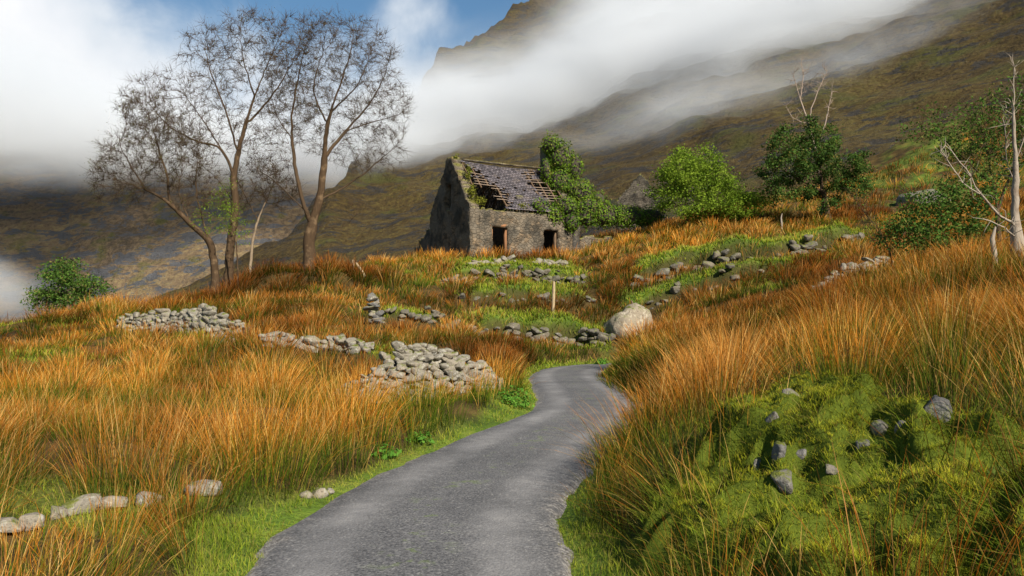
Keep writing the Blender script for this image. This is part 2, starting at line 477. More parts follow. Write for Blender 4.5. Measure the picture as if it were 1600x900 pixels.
def mtn_depth(px, py):
    b = np.array(MB_BASE); c = np.array(MB_CREST)
    pb, db, pc, dc = np.interp(px, b[:, 0], b[:, 1]), np.interp(px, b[:, 0], b[:, 2]), np.interp(px, c[:, 0], c[:, 1]), np.interp(px, c[:, 0], c[:, 2])
    t = np.clip((pb - py) / (pb - pc), 0, 1); return db + (dc - db) * t ** 1.15


# ------------------------------------------------------------------ mist hanging on the mountain
def mist(name, blobs, dens, pad=1.05, nscale=.026, floor=.22):
    lo = np.full(3, 1e9); hi = -lo
    m, nt, out = new_mat(name + " vapour")
    geo = nt.node('ShaderNodeNewGeometry').outputs['Position']
    n = nt.noise(nt.node('ShaderNodeMapping', {'Vector': geo, 'Rotation': (0, R(18), 0), 'Scale': (.7, 1, 1.5)}).outputs[0], nscale, 7, .62, 1.1).outputs[0]
    tot = None
    for (px, py, d, rx, ry, tilt, rd, a) in blobs:
        c = pix(px, py, d); s = d / F
        r = np.array((rx * s, rd, ry * s))
        ext = np.array((max(r[0], r[2] * 1), r[1], abs(r[0] * math.sin(R(tilt))) + r[2]))
        lo = np.minimum(lo, c - ext * pad); hi = np.maximum(hi, c + ext * pad)
        q = nt.node('ShaderNodeMapping', {'Vector': geo, 'Location': tuple(c), 'Rotation': (0, R(-tilt), 0), 'Scale': tuple(r)}, vector_type='TEXTURE').outputs[0]
        L = nt.node('ShaderNodeVectorMath', {0: q}, operation='LENGTH').outputs['Value']
        v = nt.rng01(L, 1.0, .05, 0, a, True)
        tot = v if tot is None else nt.math('ADD', tot, v)
    t2 = nt.math('MINIMUM', tot, 1.3)
    w = nt.math('MULTIPLY', t2, nt.rng01(nt.math('ADD', n, nt.math('MULTIPLY', t2, .35)), .46, .8, floor, 1.8, True))
    w = nt.math('MULTIPLY', w, dens)
    pv = nt.node('ShaderNodeVolumePrincipled', {'Color': (.97, .985, 1, 1), 'Density': w, 'Anisotropy': .1})
    nt.l.new(pv.outputs[0], out.inputs['Volume'])
    mb = MB(); mb.box((lo + hi) / 2, *(hi - lo))
    o = mb.build(name, m); return tag(o, kind='stuff')


BL = []
for (px, py, rx, ry, tilt, back, rd, a) in [(1010, 105, 350, 190, 14, 15, 60, 1.0), (800, 185, 320, 145, 8, 15, 60, 1.0), (1230, 60, 350, 185, 20, 15, 55, 1.0), (640, 205, 200, 130, 20, 10, 55, .9),
                                            (1440, -30, 320, 160, 24, 10, 45, .8), (1080, 180, 350, 110, 14, 6, 35, .45), (720, 125, 170, 95, 35, 10, 45, .4), (1010, 10, 190, 130, 20, 12, 50, .9), (1180, -20, 260, 120, 15, 12, 50, .9), (700, 240, 190, 80, 8, 10, 35, .6), (590, 240, 130, 80, 25, 15, 45, .8), (1230, 150, 330, 95, 16, 8, 30, .4), (1420, 60, 290, 100, 22, 8, 30, .35)]:
    BL.append((px, py, mtn_depth(px, py) - back, rx, ry, tilt, rd, a))
mist('mist', BL, .036)
mist('valley_mist', [(-20, 170, 520, 420, 160, 0, 120, 1.0), (240, 225, 560, 300, 95, 0, 100, .7), (90, 215, 470, 260, 95, 0, 60, .8), (-10, 450, 420, 110, 70, -25, 40, .9), (450, 240, 540, 260, 100, 0, 90, .8), (330, 230, 500, 200, 70, 0, 60, .8), (560, 215, 480, 160, 80, 0, 60, .7)], .02)

# ------------------------------------------------------------------ road
ROADL = RL
tg = np.gradient(ROADL, axis=0); tg /= np.linalg.norm(tg, axis=1)[:, None]; nrm = np.stack([-tg[:, 1], tg[:, 0]], 1)
cross = np.linspace(-1, 1, 15); V = []
for i, p in enumerate(ROADL):
    for k, cc in enumerate(cross):
        e = (1 if abs(cc) > .99 else 0) * .16 * fbm(np.array([p[0] * 1.7 + cc * 3]), np.array([p[1] * 1.7]), 3)[0]
        q = p + nrm[i] * (cc * ROAD_HW + e)
        z = .012 + .035 * (1 - cc * cc) + .012 * float(fbm(np.array([q[0] * 1.2]), np.array([q[1] * 1.2]), 2)[0]) - (.06 if abs(cc) > .99 else 0)
        V.append((q[0], q[1], z))
nr, nc = len(ROADL), 15; i = np.arange(nr * nc).reshape(nr, nc)
q = np.stack([i[:-1, :-1], i[1:, :-1], i[1:, 1:], i[:-1, 1:]], -1).reshape(-1, 4)[:, ::-1]
ra = np.array([(abs(cc), (cc + 1) / 2, 0, 1) for _ in ROADL for cc in cross])
m_road, nt, out = new_mat("worn chip seal")
geo = nt.node('ShaderNodeNewGeometry').outputs['Position']
ra_n = nt.node('ShaderNodeSeparateColor', {0: nt.node('ShaderNodeAttribute', attribute_name='lane').outputs['Color']})
vor = nt.node('ShaderNodeTexVoronoi', {'Vector': geo, 'Scale': 55.0}); v2 = nt.node('ShaderNodeTexVoronoi', {'Vector': geo, 'Scale': 24.0})
nbig = nt.noise(geo, 1.1, 4).outputs[0]; nmid = nt.noise(geo, 6, 5, .6).outputs[0]; nfin = nt.noise(geo, 45, 3, .7).outputs[0]
chip = nt.ramp(vor.outputs['Color'], [(.2, (.055, .054, .053)), (.5, (.12, .117, .113)), (.8, (.31, .3, .28))])
chip = nt.mix(nt.rng01(v2.outputs['Distance'], .0, .5), chip, nt.mix(nt.rng01(nfin, .35, .7), (.05, .05, .052), (.2, .195, .19)))
track = nt.math('ADD', nt.rng01(ra_n.outputs[0], .25, .5, 0, 1, True), nt.rng01(ra_n.outputs[0], .55, .85, 0, -1, True))
col = nt.mix(nt.math('MULTIPLY', track, nt.rng01(nbig, .3, .7, .25, .62)), chip, (.25, .243, .235))
tone = nt.noise(geo, .55, 5, .6).outputs[0]; col = nt.mix(1.0, col, nt.ramp(nt.math('ADD', nt.math('MULTIPLY', tone, .65), nt.math('MULTIPLY', nmid, .35)), [(.36, (.72, .71, .7)), (.52, (1, .98, .96)), (.66, (1.25, 1.22, 1.17))]), 'MULTIPLY')
crk = nt.node('ShaderNodeTexVoronoi', {'Vector': nt.node('ShaderNodeVectorMath', {0: geo, 1: nt.node('ShaderNodeVectorMath', {0: nt.noise(geo, 2.5, 4).outputs['Color'], 'Scale': .5}, operation='SCALE').outputs[0]}, operation='ADD').outputs[0], 'Scale': .9}, feature='DISTANCE_TO_EDGE').outputs['Distance']
col = nt.mix(nt.math('MULTIPLY', nt.rng01(crk, .002, .007, .3, 0), nt.rng01(tone, .46, .54)), col, (.02, .018, .016))
grit = nt.rng01(nt.math('ADD', ra_n.outputs[0], nt.math('MULTIPLY', nt.math('SUBTRACT', nmid, .5), .6)), .78, 1.0, 0, .75, True)
col = nt.mix(grit, col, nt.ramp(vor.outputs['Color'], [(.2, (.1, .085, .07)), (.8, (.36, .33, .29))]))
mossm = nt.math('MULTIPLY', nt.rng01(ra_n.outputs[0], .3, .0, 0, 1), nt.rng01(nt.math('ADD', nmid, nt.math('MULTIPLY', nbig, .5)), .84, .93, 0, .6))
col = nt.mix(mossm, col, (.11, .15, .03))
hh = nt.math('ADD', nt.math('MULTIPLY', vor.outputs['Distance'], -.8), nt.math('MULTIPLY', nmid, .8))
bmp = nt.node('ShaderNodeBump', {'Height': hh, 'Strength': .6, 'Distance': .01})
bs = nt.node('ShaderNodeBsdfPrincipled', {'Base Color': col, 'Roughness': .75, 'Normal': bmp.outputs[0], 'Specular IOR Level': .25})
nt.l.new(bs.outputs[0], out.inputs[0])
tag(link('road', mesh_np('road', V, [q], {'lane': ra}, True), m_road), kind='structure')


# ------------------------------------------------------------------ stone materials and stones
def rock_mat(name, lo, hi, lichen=.35, moss=.25, scale=5.0, white=(.5, .48, .42)):
    m, nt, out = new_mat(name)
    tcn = nt.node('ShaderNodeTexCoord').outputs['Object']; oi = nt.node('ShaderNodeObjectInfo').outputs['Random']
    geo = nt.node('ShaderNodeNewGeometry'); up = nt.node('ShaderNodeSeparateXYZ', {0: geo.outputs['Normal']}).outputs[2]
    vec = nt.node('ShaderNodeVectorMath', {0: geo.outputs['Position'], 1: nt.node('ShaderNodeCombineXYZ', {0: oi, 1: oi, 2: oi}).outputs[0]}, operation='ADD').outputs[0]
    n1 = nt.noise(vec, scale, 6, .62).outputs[0]; n2 = nt.noise(vec, scale * 5, 5, .65).outputs[0]; n3 = nt.noise(vec, scale * 1.7, 3, .5, 1.0).outputs[0]
    c = nt.mix(nt.math('ADD', nt.math('MULTIPLY', n1, .7), nt.math('MULTIPLY', n2, .5)), lo, hi)
    c = nt.mix(nt.math('MULTIPLY', nt.math('SUBTRACT', oi, .5), .9), c, (.40, .31, .2)) if False else nt.mix(nt.rng01(oi, .3, 1, 0, .35), c, (.26, .2, .13))
    c = nt.mix(nt.rng01(n2, .42, .3, 0, .75), c, tuple(v * .35 for v in lo))
    c = nt.mix(nt.rng01(nt.math('ADD', nt.math('MULTIPLY', n3, .7), nt.math('MULTIPLY', n2, .3)), .54, .59, 0, lichen), c, white)
    c = nt.mix(nt.math('MULTIPLY', nt.rng01(up, .2, .8), nt.rng01(nt.math('ADD', n1, nt.math('MULTIPLY', n3, .5)), .74, .86, 0, 1)), c, nt.mix(n2, (.05, .07, .012), (.17, .17, .03))) if moss > 0 else c
    bmp = nt.node('ShaderNodeBump', {'Height': nt.math('ADD', n1, nt.math('MULTIPLY', n2, .4)), 'Strength': 1.0, 'Distance': .05})
    bs = nt.node('ShaderNodeBsdfPrincipled', {'Base Color': c, 'Roughness': .9, 'Normal': bmp.outputs[0], 'Specular IOR Level': .15})
    nt.l.new(bs.outputs[0], out.inputs[0])
    return m


m_stone = rock_mat("field stone", (.06, .054, .044), (.33, .29, .225), .35, 1)
m_dark = rock_mat("grey bank rock", (.05, .047, .043), (.19, .18, .165), .25, 1, 7.0, (.32, .31, .28))
m_bould = rock_mat("lichened boulder", (.09, .075, .055), (.34, .28, .2), .55, 1, 3.0, (.48, .42, .32))
m_mossy = rock_mat("mossy stone", (.035, .03, .022), (.17, .15, .115), .2, 1, 4.0)
m_core, nt, out = new_mat("dark rubble and ivy core")
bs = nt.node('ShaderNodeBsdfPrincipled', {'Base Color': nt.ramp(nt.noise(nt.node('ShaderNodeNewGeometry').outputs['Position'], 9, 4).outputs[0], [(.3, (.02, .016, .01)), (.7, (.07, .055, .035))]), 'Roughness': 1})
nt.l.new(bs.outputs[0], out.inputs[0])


def ico(sub):
    import bmesh
    bm = bmesh.new(); bmesh.ops.create_icosphere(bm, subdivisions=sub, radius=1)
    V = np.array([v.co[:] for v in bm.verts]); Fc = np.array([[v.index for v in f.verts] for f in bm.faces]); bm.free(); return V, Fc


ICO = {k: ico(k) for k in (2, 3, 4)}


def rock_verts(seed, sub=3, cuts=9, rough=.06):
    r = np.random.default_rng(seed); V, Fc = ICO[sub]; V = V.copy()
    V = V / ((np.abs(V) ** 9).sum(1) ** (1 / 9))[:, None] if cuts > 6 else V       # blocky to start with
    for _ in range(cuts):                                  # flat broken faces
        n = r.normal(size=3); n /= np.linalg.norm(n); o = r.uniform(.62, 1.05)
        d = V @ n; V = V - np.where(d > o, (d - o) * .985, 0)[:, None] * n
    nn = fbm(V[:, 0] * 2 + seed + V[:, 2] * 1.3, V[:, 1] * 2 + V[:, 2], 3)
    V = V * (1 + rough * 2 * nn)[:, None]
    return V, Fc


def rock_mesh(seed, mat, sub=3, cuts=11, rough=.05):
    V, Fc = rock_verts(seed, sub, cuts, rough)
    me = mesh_np('stone', V, [Fc]); me.materials.append(mat); return me


STONES = {m.name: [rock_mesh(s, m, 3, 12) for s in range(12)] for m in (m_stone, m_dark, m_mossy)}


def put_stone(name, mat, p, size, parent=None, flat=.6, rz=None, tilt=.25, origin=None):
    me = random.choice(STONES[mat.name]); o = bpy.data.objects.new(name, me); COL.objects.link(o)
    o.scale = (size * random.uniform(.75, 1.35), size * random.uniform(.6, .9), size * flat * random.uniform(.6, 1.15))
    o.rotation_euler = (random.uniform(-tilt, tilt), random.uniform(-tilt, tilt), rz if rz is not None else random.uniform(0, 6.28))
    p = np.asarray(p, float)
    if parent: o.parent = parent; p = p - np.array(parent.location)
    o.location = p
    return o


def dry_wall(name, label, cat, path, hts, size, mat=m_stone, depth=.4, rows=None, group=None, gap=0.0, cap=98, core=True, batter=.28, sink=0.0):
    """A tumbled dry stone wall along world XY path; hts = height at each path point."""
    path = np.asarray(path, float); hts = np.asarray(hts, float)
    seg = np.hypot(*np.diff(path, axis=0).T); cum = np.concatenate(([0], np.cumsum(seg))); L = cum[-1]
    x0, y0 = path.mean(0); root = thing(name, label, cat, (x0, y0, float(H(x0, y0))), group)
    at_ = lambda s: np.array((np.interp(s, cum, path[:, 0]), np.interp(s, cum, path[:, 1])))
    hat = lambda s: np.interp(s, cum, hts)
    spots = []
    z = 0.0; zmax = hts.max(); r = 0
    while z < zmax:
        s = (size * .55) * (r % 2) + random.uniform(0, size * .4)
        while s < L:
            sz = size * random.uniform(.55, 1.35)
            if z + size * .25 < hat(s) * random.uniform(.85, 1.1) and random.random() > gap:
                p = at_(s); a = at_(min(s + .1, L)) - at_(max(s - .1, 0)); rz = math.atan2(a[1], a[0])
                nvec = np.array((math.sin(rz), -math.cos(rz)))
                front = batter * (zmax - z) + random.uniform(-.05, .06)
                q = p + nvec * front
                spots.append((sz, q, z, rz))
            s += sz * 1.08
        z += size * .5; r += 1
    spots.sort(key=lambda t: -t[0])
    rest = MB()
    for k, (sz, q, z, rz) in enumerate(spots):
        P = (q[0], q[1], float(H(q[0], q[1])) + z + size * .2 - sink)
        if k < cap: put_stone('stone', mat, P, sz * .7, root, .7, rz + random.uniform(-.7, .7), .5)
        else:
            V, Fc = rock_verts(k % 17, 2); V = V * (sz * .7, sz * .55, sz * .45); a = rz + random.uniform(-.5, .5)
            V = V @ np.array(((math.cos(a), math.sin(a), 0), (-math.sin(a), math.cos(a), 0), (0, 0, 1)))
            rest.add(V + P, [Fc])
    if rest.n:
        o = rest.build('rubble', mat, root, off=root.location); o['kind'] = 'stuff'
    if core:
        n = 24; ss = np.linspace(0, L, n); mb = MB(); prof = [(-depth * .45, -.3), (-depth * .0, .7), (depth * .5, .7), (depth, -.3)]
        rowsv = []
        for s in ss:
            p = at_(s); a = at_(min(s + .1, L)) - at_(max(s - .1, 0)); a /= np.linalg.norm(a); nv = np.array((a[1], -a[0]))
            h = max(hat(s), .05)
            for (oo, hz) in prof:
                q = p - nv * (oo + .14); rowsv.append((q[0], q[1], float(H(q[0], q[1])) + (hz * h if hz > 0 else hz)))
        idn = np.arange(n * 4).reshape(n, 4); qd = np.stack([idn[:-1, :-1], idn[1:, :-1], idn[1:, 1:], idn[:-1, 1:]], -1).reshape(-1, 4)
        mb.add(rowsv, [qd]); mb.build('wall_core', m_core, root, off=root.location)
    return root


G = ground_at
dry_wall('stone_heap', 'broad tumbled heap of grey field stones beside the road bend', 'stone heap',
         [G(528, 17.0)[:2], G(560, 16.9)[:2], G(620, 17.1)[:2], G(680, 17.5)[:2], G(712, 17.9)[:2], G(745, 18.7)[:2]], [.35, .65, 1.15, 1.05, .75, .45], .185, depth=.45, batter=.45)
dry_wall('stone_wall', 'long lichened dry stone wall leaning across the left field below the bare trees', 'stone wall',
         [G(198, 31)[:2], G(250, 30)[:2], G(320, 28.5)[:2], G(386, 27)[:2]], [.45, .7, .95, .7], .23, batter=.4)
dry_wall('stone_wall', 'low broken run of pale wall stones in rushes above the heap', 'stone wall',
         [G(412, 25)[:2], G(480, 25.2)[:2], G(540, 25)[:2], G(582, 24.5)[:2]], [.45, .3, .45, .3], .27, core=False)
dry_wall('stone_wall', 'flat grey stone wall in tall rushes under the right hand bushes', 'stone wall',
         [G(1258, 27.5)[:2], G(1320, 28)[:2], G(1380, 28.6)[:2], G(1440, 29)[:2]], [.3, .7, .85, .6], .25, batter=.5)
dry_wall('retaining_wall', 'dark mossy stone bank wall behind the road bend left of the boulder', 'stone wall',
         [q - np.array((0, .25)) for q in LEDGES[1][0]], [.4, .7, .75, .5], .3, m_mossy, gap=.5, core=False, sink=.14)
dry_wall('retaining_wall', 'short mossy stone bank with turf top beside the little cairn', 'stone wall',
         [q - np.array((0, .2)) for q in LEDGES[2][0]], [.3, .45, .5], .28, m_mossy, gap=.4, core=False, sink=.1)
dry_wall('retaining_wall', 'stony bank face under the green terrace before the cottage', 'stone wall',
         [q - np.array((0, .2)) for q in LEDGES[3][0]], [.3, .45, .5, .45], .28, m_mossy, gap=.45, core=False, sink=.12)
dry_wall('retaining_wall', 'long turf topped stone bank below the green thorn tree and holly', 'stone wall',
         [q - np.array((0, .25)) for q in LEDGES[0][0]], [.5, .7, .6, .5], .34, m_mossy, gap=.7, core=False, sink=.14)
dry_wall('retaining_wall', 'lower mossy bank of half buried stones in front of the long turf topped one', 'stone wall',
         [q - np.array((0, .2)) for q in LEDGES[5][0]], [.35, .5, .45, .3], .26, m_mossy, gap=.85, core=False, sink=.12)
dry_wall('retaining_wall', 'faint line of half buried stones around the tall pale post', 'stone wall',
         [q - np.array((0, .2)) for q in LEDGES[6][0]], [.3, .4, .3], .24, m_mossy, gap=.85, core=False, sink=.12)
dry_wall('stone_row', 'row of white stones lying on the green terrace before the doorway', 'stone row',
         [G(733, 43.6)[:2], G(765, 44)[:2], G(802, 44.6)[:2]], [.25, .4, .4], .34, core=False)
dry_wall('stone_row', 'few flat grey stones on the terrace below the second doorway', 'stone row',
         [G(836, 44.6)[:2], G(888, 44.8)[:2]], [.35, .35], .36, core=False)
# small cairn
c0 = G(583, 30.2); root = thing('cairn', 'small upright pile of dark and white stones at the end of mossy bank', 'cairn', c0)
for k in range(13):
    put_stone('stone', m_stone if k % 2 else m_dark, c0 + np.array((random.uniform(-.22, .22), random.uniform(-.15, .15), .08 + .075 * k)), random.uniform(.14, .24), root)


def single(name, label, cat, p, r, mat, seed, sub=3, group=None, rot=(0, 0, 0), cuts=9, rough=.06):
    me = rock_mesh(seed, mat, sub, cuts, rough); o = link(name, me, None, None, p); o.scale = r; o.rotation_euler = rot
    return tag(o, label, cat, group)


bp = G(986, 35.6)
bo = single('boulder', 'big pale rounded boulder standing at the far road bend', 'boulder', bp + np.array((0, 0, .25)), (1.22, 1.0, 1.3), m_bould, 23, 4, rot=(0, .18, .3), cuts=6, rough=.16)
single('rock_outcrop', 'flat dark rock outcrop on the upper right slope behind the bushes', 'rock', G(1445, 55) + np.array((0, 0, .1)), (1.7, 1.2, .75), m_dark, 34, 4, rot=(0, -.2, .2))
# stones lying in the near left rushes
for k, (px, d, r, lab) in enumerate([(12, 6.2, (.17, .13, .1), 'pale stone at the left edge, nearest of the stones in rushes'), (48, 6.35, (.13, .1, .1), 'small rounded stone second from the left edge in rushes'),
                                     (90, 6.7, (.12, .1, .08), 'little brown stone third from the left edge in rushes'), (128, 6.9, (.22, .16, .12), 'long flat stone left of the middle among the field stones'),
                                     (172, 7.0, (.2, .14, .1), 'flat cream stone touching the long flat stone in rushes'), (236, 7.3, (.17, .14, .1), 'mossy low stone alone between the flat stones'),
                                     (318, 7.7, (.27, .17, .11), 'long pale slab stone furthest right in the left rushes')]):
    p = G(px, d); single('field_stone', lab, 'stone', p + np.array((0, 0, r[2] * .55)), tuple(v * .66 for v in r), m_stone, 50 + k, 3, 'stones lying in the left rushes', (random.uniform(-.2, .2), random.uniform(-.1, .1), random.uniform(0, 1)))
    o = COL.objects[-1]
for k, (px, d, s) in enumerate([(500, 8.05, .07), (478, 8.0, .05), (515, 8.25, .04)]):
    single('verge_stone', ['white stone by the left road edge, largest of three', 'grey stone left of the white one on the road edge', 'tiny stone right of the white one on the road edge'][k], 'stone',
           G(px, d) + np.array((0, 0, s * .5)), (s * 1.3, s, s * .8), m_stone, 70 + k, 2, 'stones at the left road edge')
# grey rocks poking out of the mossy bank
for k, (px, py, d, r, lab) in enumerate([(1462, 650, 5.35, (.13, .12, .11), 'big grey angular rock at the top right of the mossy bank'), (1375, 660, 5.5, (.075, .08, .09), 'upright grey rock left of the big rock on the mossy bank'),
                                         (1215, 690, 5.55, (.05, .08, .12), 'dark pointed rock in the shaded left side of the bank'), (1185, 692, 5.7, (.045, .07, .1), 'narrow dark rock leftmost in the mossy bank'),
                                         (1222, 728, 5.25, (.09, .09, .06), 'sloping grey slab below the pointed rocks'), (1258, 745, 5.1, (.07, .07, .05), 'small grey stone under the moss overhang in the bank middle'),
                                         (1298, 715, 5.15, (.05, .06, .04), 'light grey stone chip above the dark hollow'), (1297, 785, 4.8, (.035, .05, .065), 'small white pointed stone lowest in the bank'),
                                         (1345, 690, 5.35, (.05, .06, .05), 'blue grey stone beside the moss hollow'), (1235, 630, 6.2, (.06, .07, .09), 'lichened rock at the upper left edge of the moss'),
                                         (1206, 655, 6.0, (.05, .06, .09), 'thin upright rock just below the lichened rock at the upper left'), (1250, 700, 5.5, (.06, .05, .05), 'squat dark rock right of the dark pointed rock'),
                                         (1410, 690, 5.3, (.06, .06, .05), 'half buried grey rock directly below the big angular rock'), (1330, 735, 5.0, (.05, .05, .035), 'tiny flat rock right of the small white pointed stone'),
                                         (1280, 615, 6.2, (.07, .06, .06), 'mossy rock at the top edge of the bank under the rushes')]):
    p = pix(px, py, d); hz = float(H(p[0], p[1]))
    p[2] = max(min(p[2], hz + .12), hz + .0)
    single('bank_rock', lab, 'rock', p, tuple(v * 1.5 for v in r), m_dark, 90 + k, 3, 'rocks in the mossy bank', (random.uniform(-.4, .4), random.uniform(-.4, .4), random.uniform(0, 3)), 11)


# ------------------------------------------------------------------ timber posts
def wood_mat(name, a, b):
    m, nt, out = new_mat(name)
    tcn = nt.node('ShaderNodeTexCoord').outputs['Object']
    mp = nt.node('ShaderNodeMapping', {'Vector': tcn, 'Scale': (9, 9, 1.2)}).outputs[0]
    n = nt.noise(mp, 4, 6, .65).outputs[0]
    bmp = nt.node('ShaderNodeBump', {'Height': n, 'Strength': .6, 'Distance': .02})
    bs = nt.node('ShaderNodeBsdfPrincipled', {'Base Color': nt.ramp(n, [(.3, a), (.7, b)]), 'Roughness': .85, 'Normal': bmp.outputs[0]})
    nt.l.new(bs.outputs[0], out.inputs[0]); return m


m_post = wood_mat("weathered post wood", (.2, .13, .06), (.5, .38, .22)); m_dkwood = wood_mat("dark old wood", (.06, .035, .02), (.2, .12, .06))
m_batten = wood_mat("grey batten wood", (.16, .11, .08), (.42, .31, .22))
for px, d, h, lean, mat, w, lab in [(864, 37.5, 1.45, .03, m_post, .075, 'tall straight pale fence post above the mossy bank wall'), (552, 40.5, .8, .0, m_post, .07, 'short upright fence stump beside leaning post'),
                                    (563, 40.5, 1.0, -.75, m_post, .06, 'pale fence post fallen over to the left'), (1008, 36, 1.3, -.45, m_dkwood, .05, 'thin dark stake leaning over the rushes behind boulder')]:
    p = G(px, d); mb = MB(); n = 5; t = np.linspace(0, 1, n)
    if lean == -.75: top = np.array((-.5, 0, .75)); p = p + np.array((.3, 0, 0))
    else: top = np.array((lean * h, 0, h))
    pts = [top * a + (random.uniform(-.01, .01), 0, 0) for a in t]; pts[0] = pts[0] - np.array((0, 0, .25))
    mb.tube(pts, [w] * 4 + [w * .8], 7)
    tag(mb.build('fence_post', mat, None, False, p), lab, 'post', 'old fence posts')


# ------------------------------------------------------------------ ruined cottage
def masonry(name, a, b, mortar, sc=3.2, damp=.5, lime=1.0):
    m, nt, out = new_mat(name)
    geo = nt.node('ShaderNodeNewGeometry'); pos = geo.outputs['Position']; up = nt.node('ShaderNodeSeparateXYZ', {0: geo.outputs['Normal']}).outputs[2]
    warp = nt.noise(pos, 3, 3); wv = nt.node('ShaderNodeVectorMath', {0: warp.outputs['Color'], 'Scale': .25}, operation='SCALE').outputs[0]
    p2 = nt.node('ShaderNodeVectorMath', {0: pos, 1: wv}, operation='ADD').outputs[0]
    mp = nt.node('ShaderNodeMapping', {'Vector': p2, 'Scale': (1, 1, 1.8)}).outputs[0]
    vc = nt.node('ShaderNodeTexVoronoi', {'Vector': mp, 'Scale': sc}); ve = nt.node('ShaderNodeTexVoronoi', {'Vector': mp, 'Scale': sc}, feature='DISTANCE_TO_EDGE')
    n1 = nt.noise(pos, 1.1, 5, .6).outputs[0]; n2 = nt.noise(pos, 11, 5, .65).outputs[0]
    st = nt.mix(nt.node('ShaderNodeSeparateColor', {0: vc.outputs['Color']}).outputs[0], a, b)
    st = nt.mix(nt.math('MULTIPLY', n2, .5), st, (.05, .045, .04))
    joint = nt.rng01(ve.outputs['Distance'], .02, .09, 1, 0)
    c = nt.mix(nt.math('MULTIPLY', joint, .7), st, mortar)
    render_ = nt.rng01(nt.math('ADD', n1, nt.math('MULTIPLY', n2, .25)), .52, .66, 0, .75, True)       # patches of old lime render
    c = nt.mix(render_, c, nt.mix(n2, tuple(v * lime for v in (.15, .125, .095)), tuple(v * lime for v in (.36, .30, .22))))
    c = nt.mix(nt.rng01(nt.noise(pos, .7, 4).outputs[0], .5, .62, 0, damp), c, (.04, .037, .03))
    c = nt.mix(nt.math('MULTIPLY', nt.rng01(up, .3, .8), .9), c, nt.mix(n2, (.09, .09, .015), (.26, .24, .04)))
    hgt = nt.math('ADD', nt.math('MULTIPLY', joint, -1.0), nt.math('MULTIPLY', n2, .5))
    bmp = nt.node('ShaderNodeBump', {'Height': hgt, 'Strength': .9, 'Distance': .06})
    bs = nt.node('ShaderNodeBsdfPrincipled', {'Base Color': c, 'Roughness': .95, 'Normal': bmp.outputs[0], 'Specular IOR Level': .15})
    nt.l.new(bs.outputs[0], out.inputs[0]); return m


m_wall = masonry("rubble masonry", (.045, .034, .02), (.31, .215, .125), (.16, .12, .08), 3.6, .8, .66)
m_gable = masonry("grey gable masonry", (.045, .04, .034), (.16, .135, .105), (.11, .1, .085), 3.4, .7, .6)
m_slate, nt, out = new_mat("old slate")
geo = nt.node('ShaderNodeNewGeometry'); pos = geo.outputs['Position']
sl = nt.node('ShaderNodeSeparateColor', {0: nt.node('ShaderNodeAttribute', attribute_name='slate').outputs['Color']})
n1 = nt.noise(pos, 2.5, 5, .6).outputs[0]; n2 = nt.noise(pos, 20, 3).outputs[0]
c = nt.mix(sl.outputs[0], (.05, .042, .046), (.15, .125, .13)); c = nt.mix(nt.rng01(n1, .52, .7, 0, .6), c, (.2, .15, .11)); c = nt.mix(nt.rng01(n2, .58, .7, 0, .5), c, (.4, .39, .37))
bs = nt.node('ShaderNodeBsdfPrincipled', {'Base Color': c, 'Roughness': .55, 'Specular IOR Level': .5})
nt.l.new(bs.outputs[0], out.inputs[0])

cot = thing('ruined_cottage', 'roofless grey stone cottage ruin with tall gable and broken slate roof', 'cottage', (HC[0], HC[1], HZ), None, HA)


def grid_wall(name, mat, parent, mask, u0, u1, z0, z1, origin, du, th, cell=.12, rough=.03, seed=0):
    """Wall sheet with thickness: kept cells of a grid (mask(u, z)), ragged edges; du = direction of u, th = thickness vector."""
    nu, nz_ = int(round((u1 - u0) / cell)), int(round((z1 - z0) / cell))
    us = np.linspace(u0, u1, nu + 1); zs = np.linspace(z0, z1, nz_ + 1)
    uc = (us[:-1] + us[1:]) / 2; zc = (zs[:-1] + zs[1:]) / 2
    K = mask(uc[:, None] + 0 * zc[None], zc[None] + 0 * uc[:, None]).astype(bool)
    U, Z = np.meshgrid(us, zs, indexing='ij')
    ju = rough * fbm(U * 3.1 + seed, Z * 3.1, 3) * 1.4; jz = rough * fbm(U * 3.7 + 9, Z * 3.3 + seed, 3) * 1.6
    P0 = np.array(origin) + (U + ju)[..., None] * np.array(du) + (Z + jz)[..., None] * np.array((0, 0, 1.))
    th = np.array(th); tn = th / np.linalg.norm(th)
    P0 = P0 - tn * (rough * 1.5 * fbm(U * 2.3 + 31 + seed, Z * 2.3, 3))[..., None]
    P1 = P0 + th
    N = (nu + 1) * (nz_ + 1); ix = np.arange(N).reshape(nu + 1, nz_ + 1)
    Fq = []
    a, b, c_, d = ix[:-1, :-1], ix[1:, :-1], ix[1:, 1:], ix[:-1, 1:]
    f = np.stack([a, b, c_, d], -1)[K]; Fq.append(f); Fq.append(f[:, ::-1] + N)
    Kp = np.pad(K, 1)
    for (di, dj, e0, e1) in ((-1, 0, d, a), (1, 0, b, c_), (0, -1, a, b), (0, 1, c_, d)):
        nb_ = Kp[1 + di:1 + di + nu, 1 + dj:1 + dj + nz_]; m = K & ~nb_
        Fq.append(np.stack([e0[m], e0[m] + N, e1[m] + N, e1[m]], -1))
    me = mesh_np(name, np.vstack([P0.reshape(-1, 3), P1.reshape(-1, 3)]), [np.concatenate(Fq)])
    return link(name, me, mat, parent)


AP = HW_ / 2


def gable_mask(top, win=None, flat=.28):
    def f(v, z):
        slope = HE + (top - HE) * (1 - np.abs(v - AP) / AP)
        k = (z < slope + .1 * fbm(v * 4, z * 0 + 3, 2)) & (z < top - flat)
        if win: k &= ~((np.abs(v - win[0]) < win[1]) & (z > win[2]) & (z < win[3]))
        return k
    return f


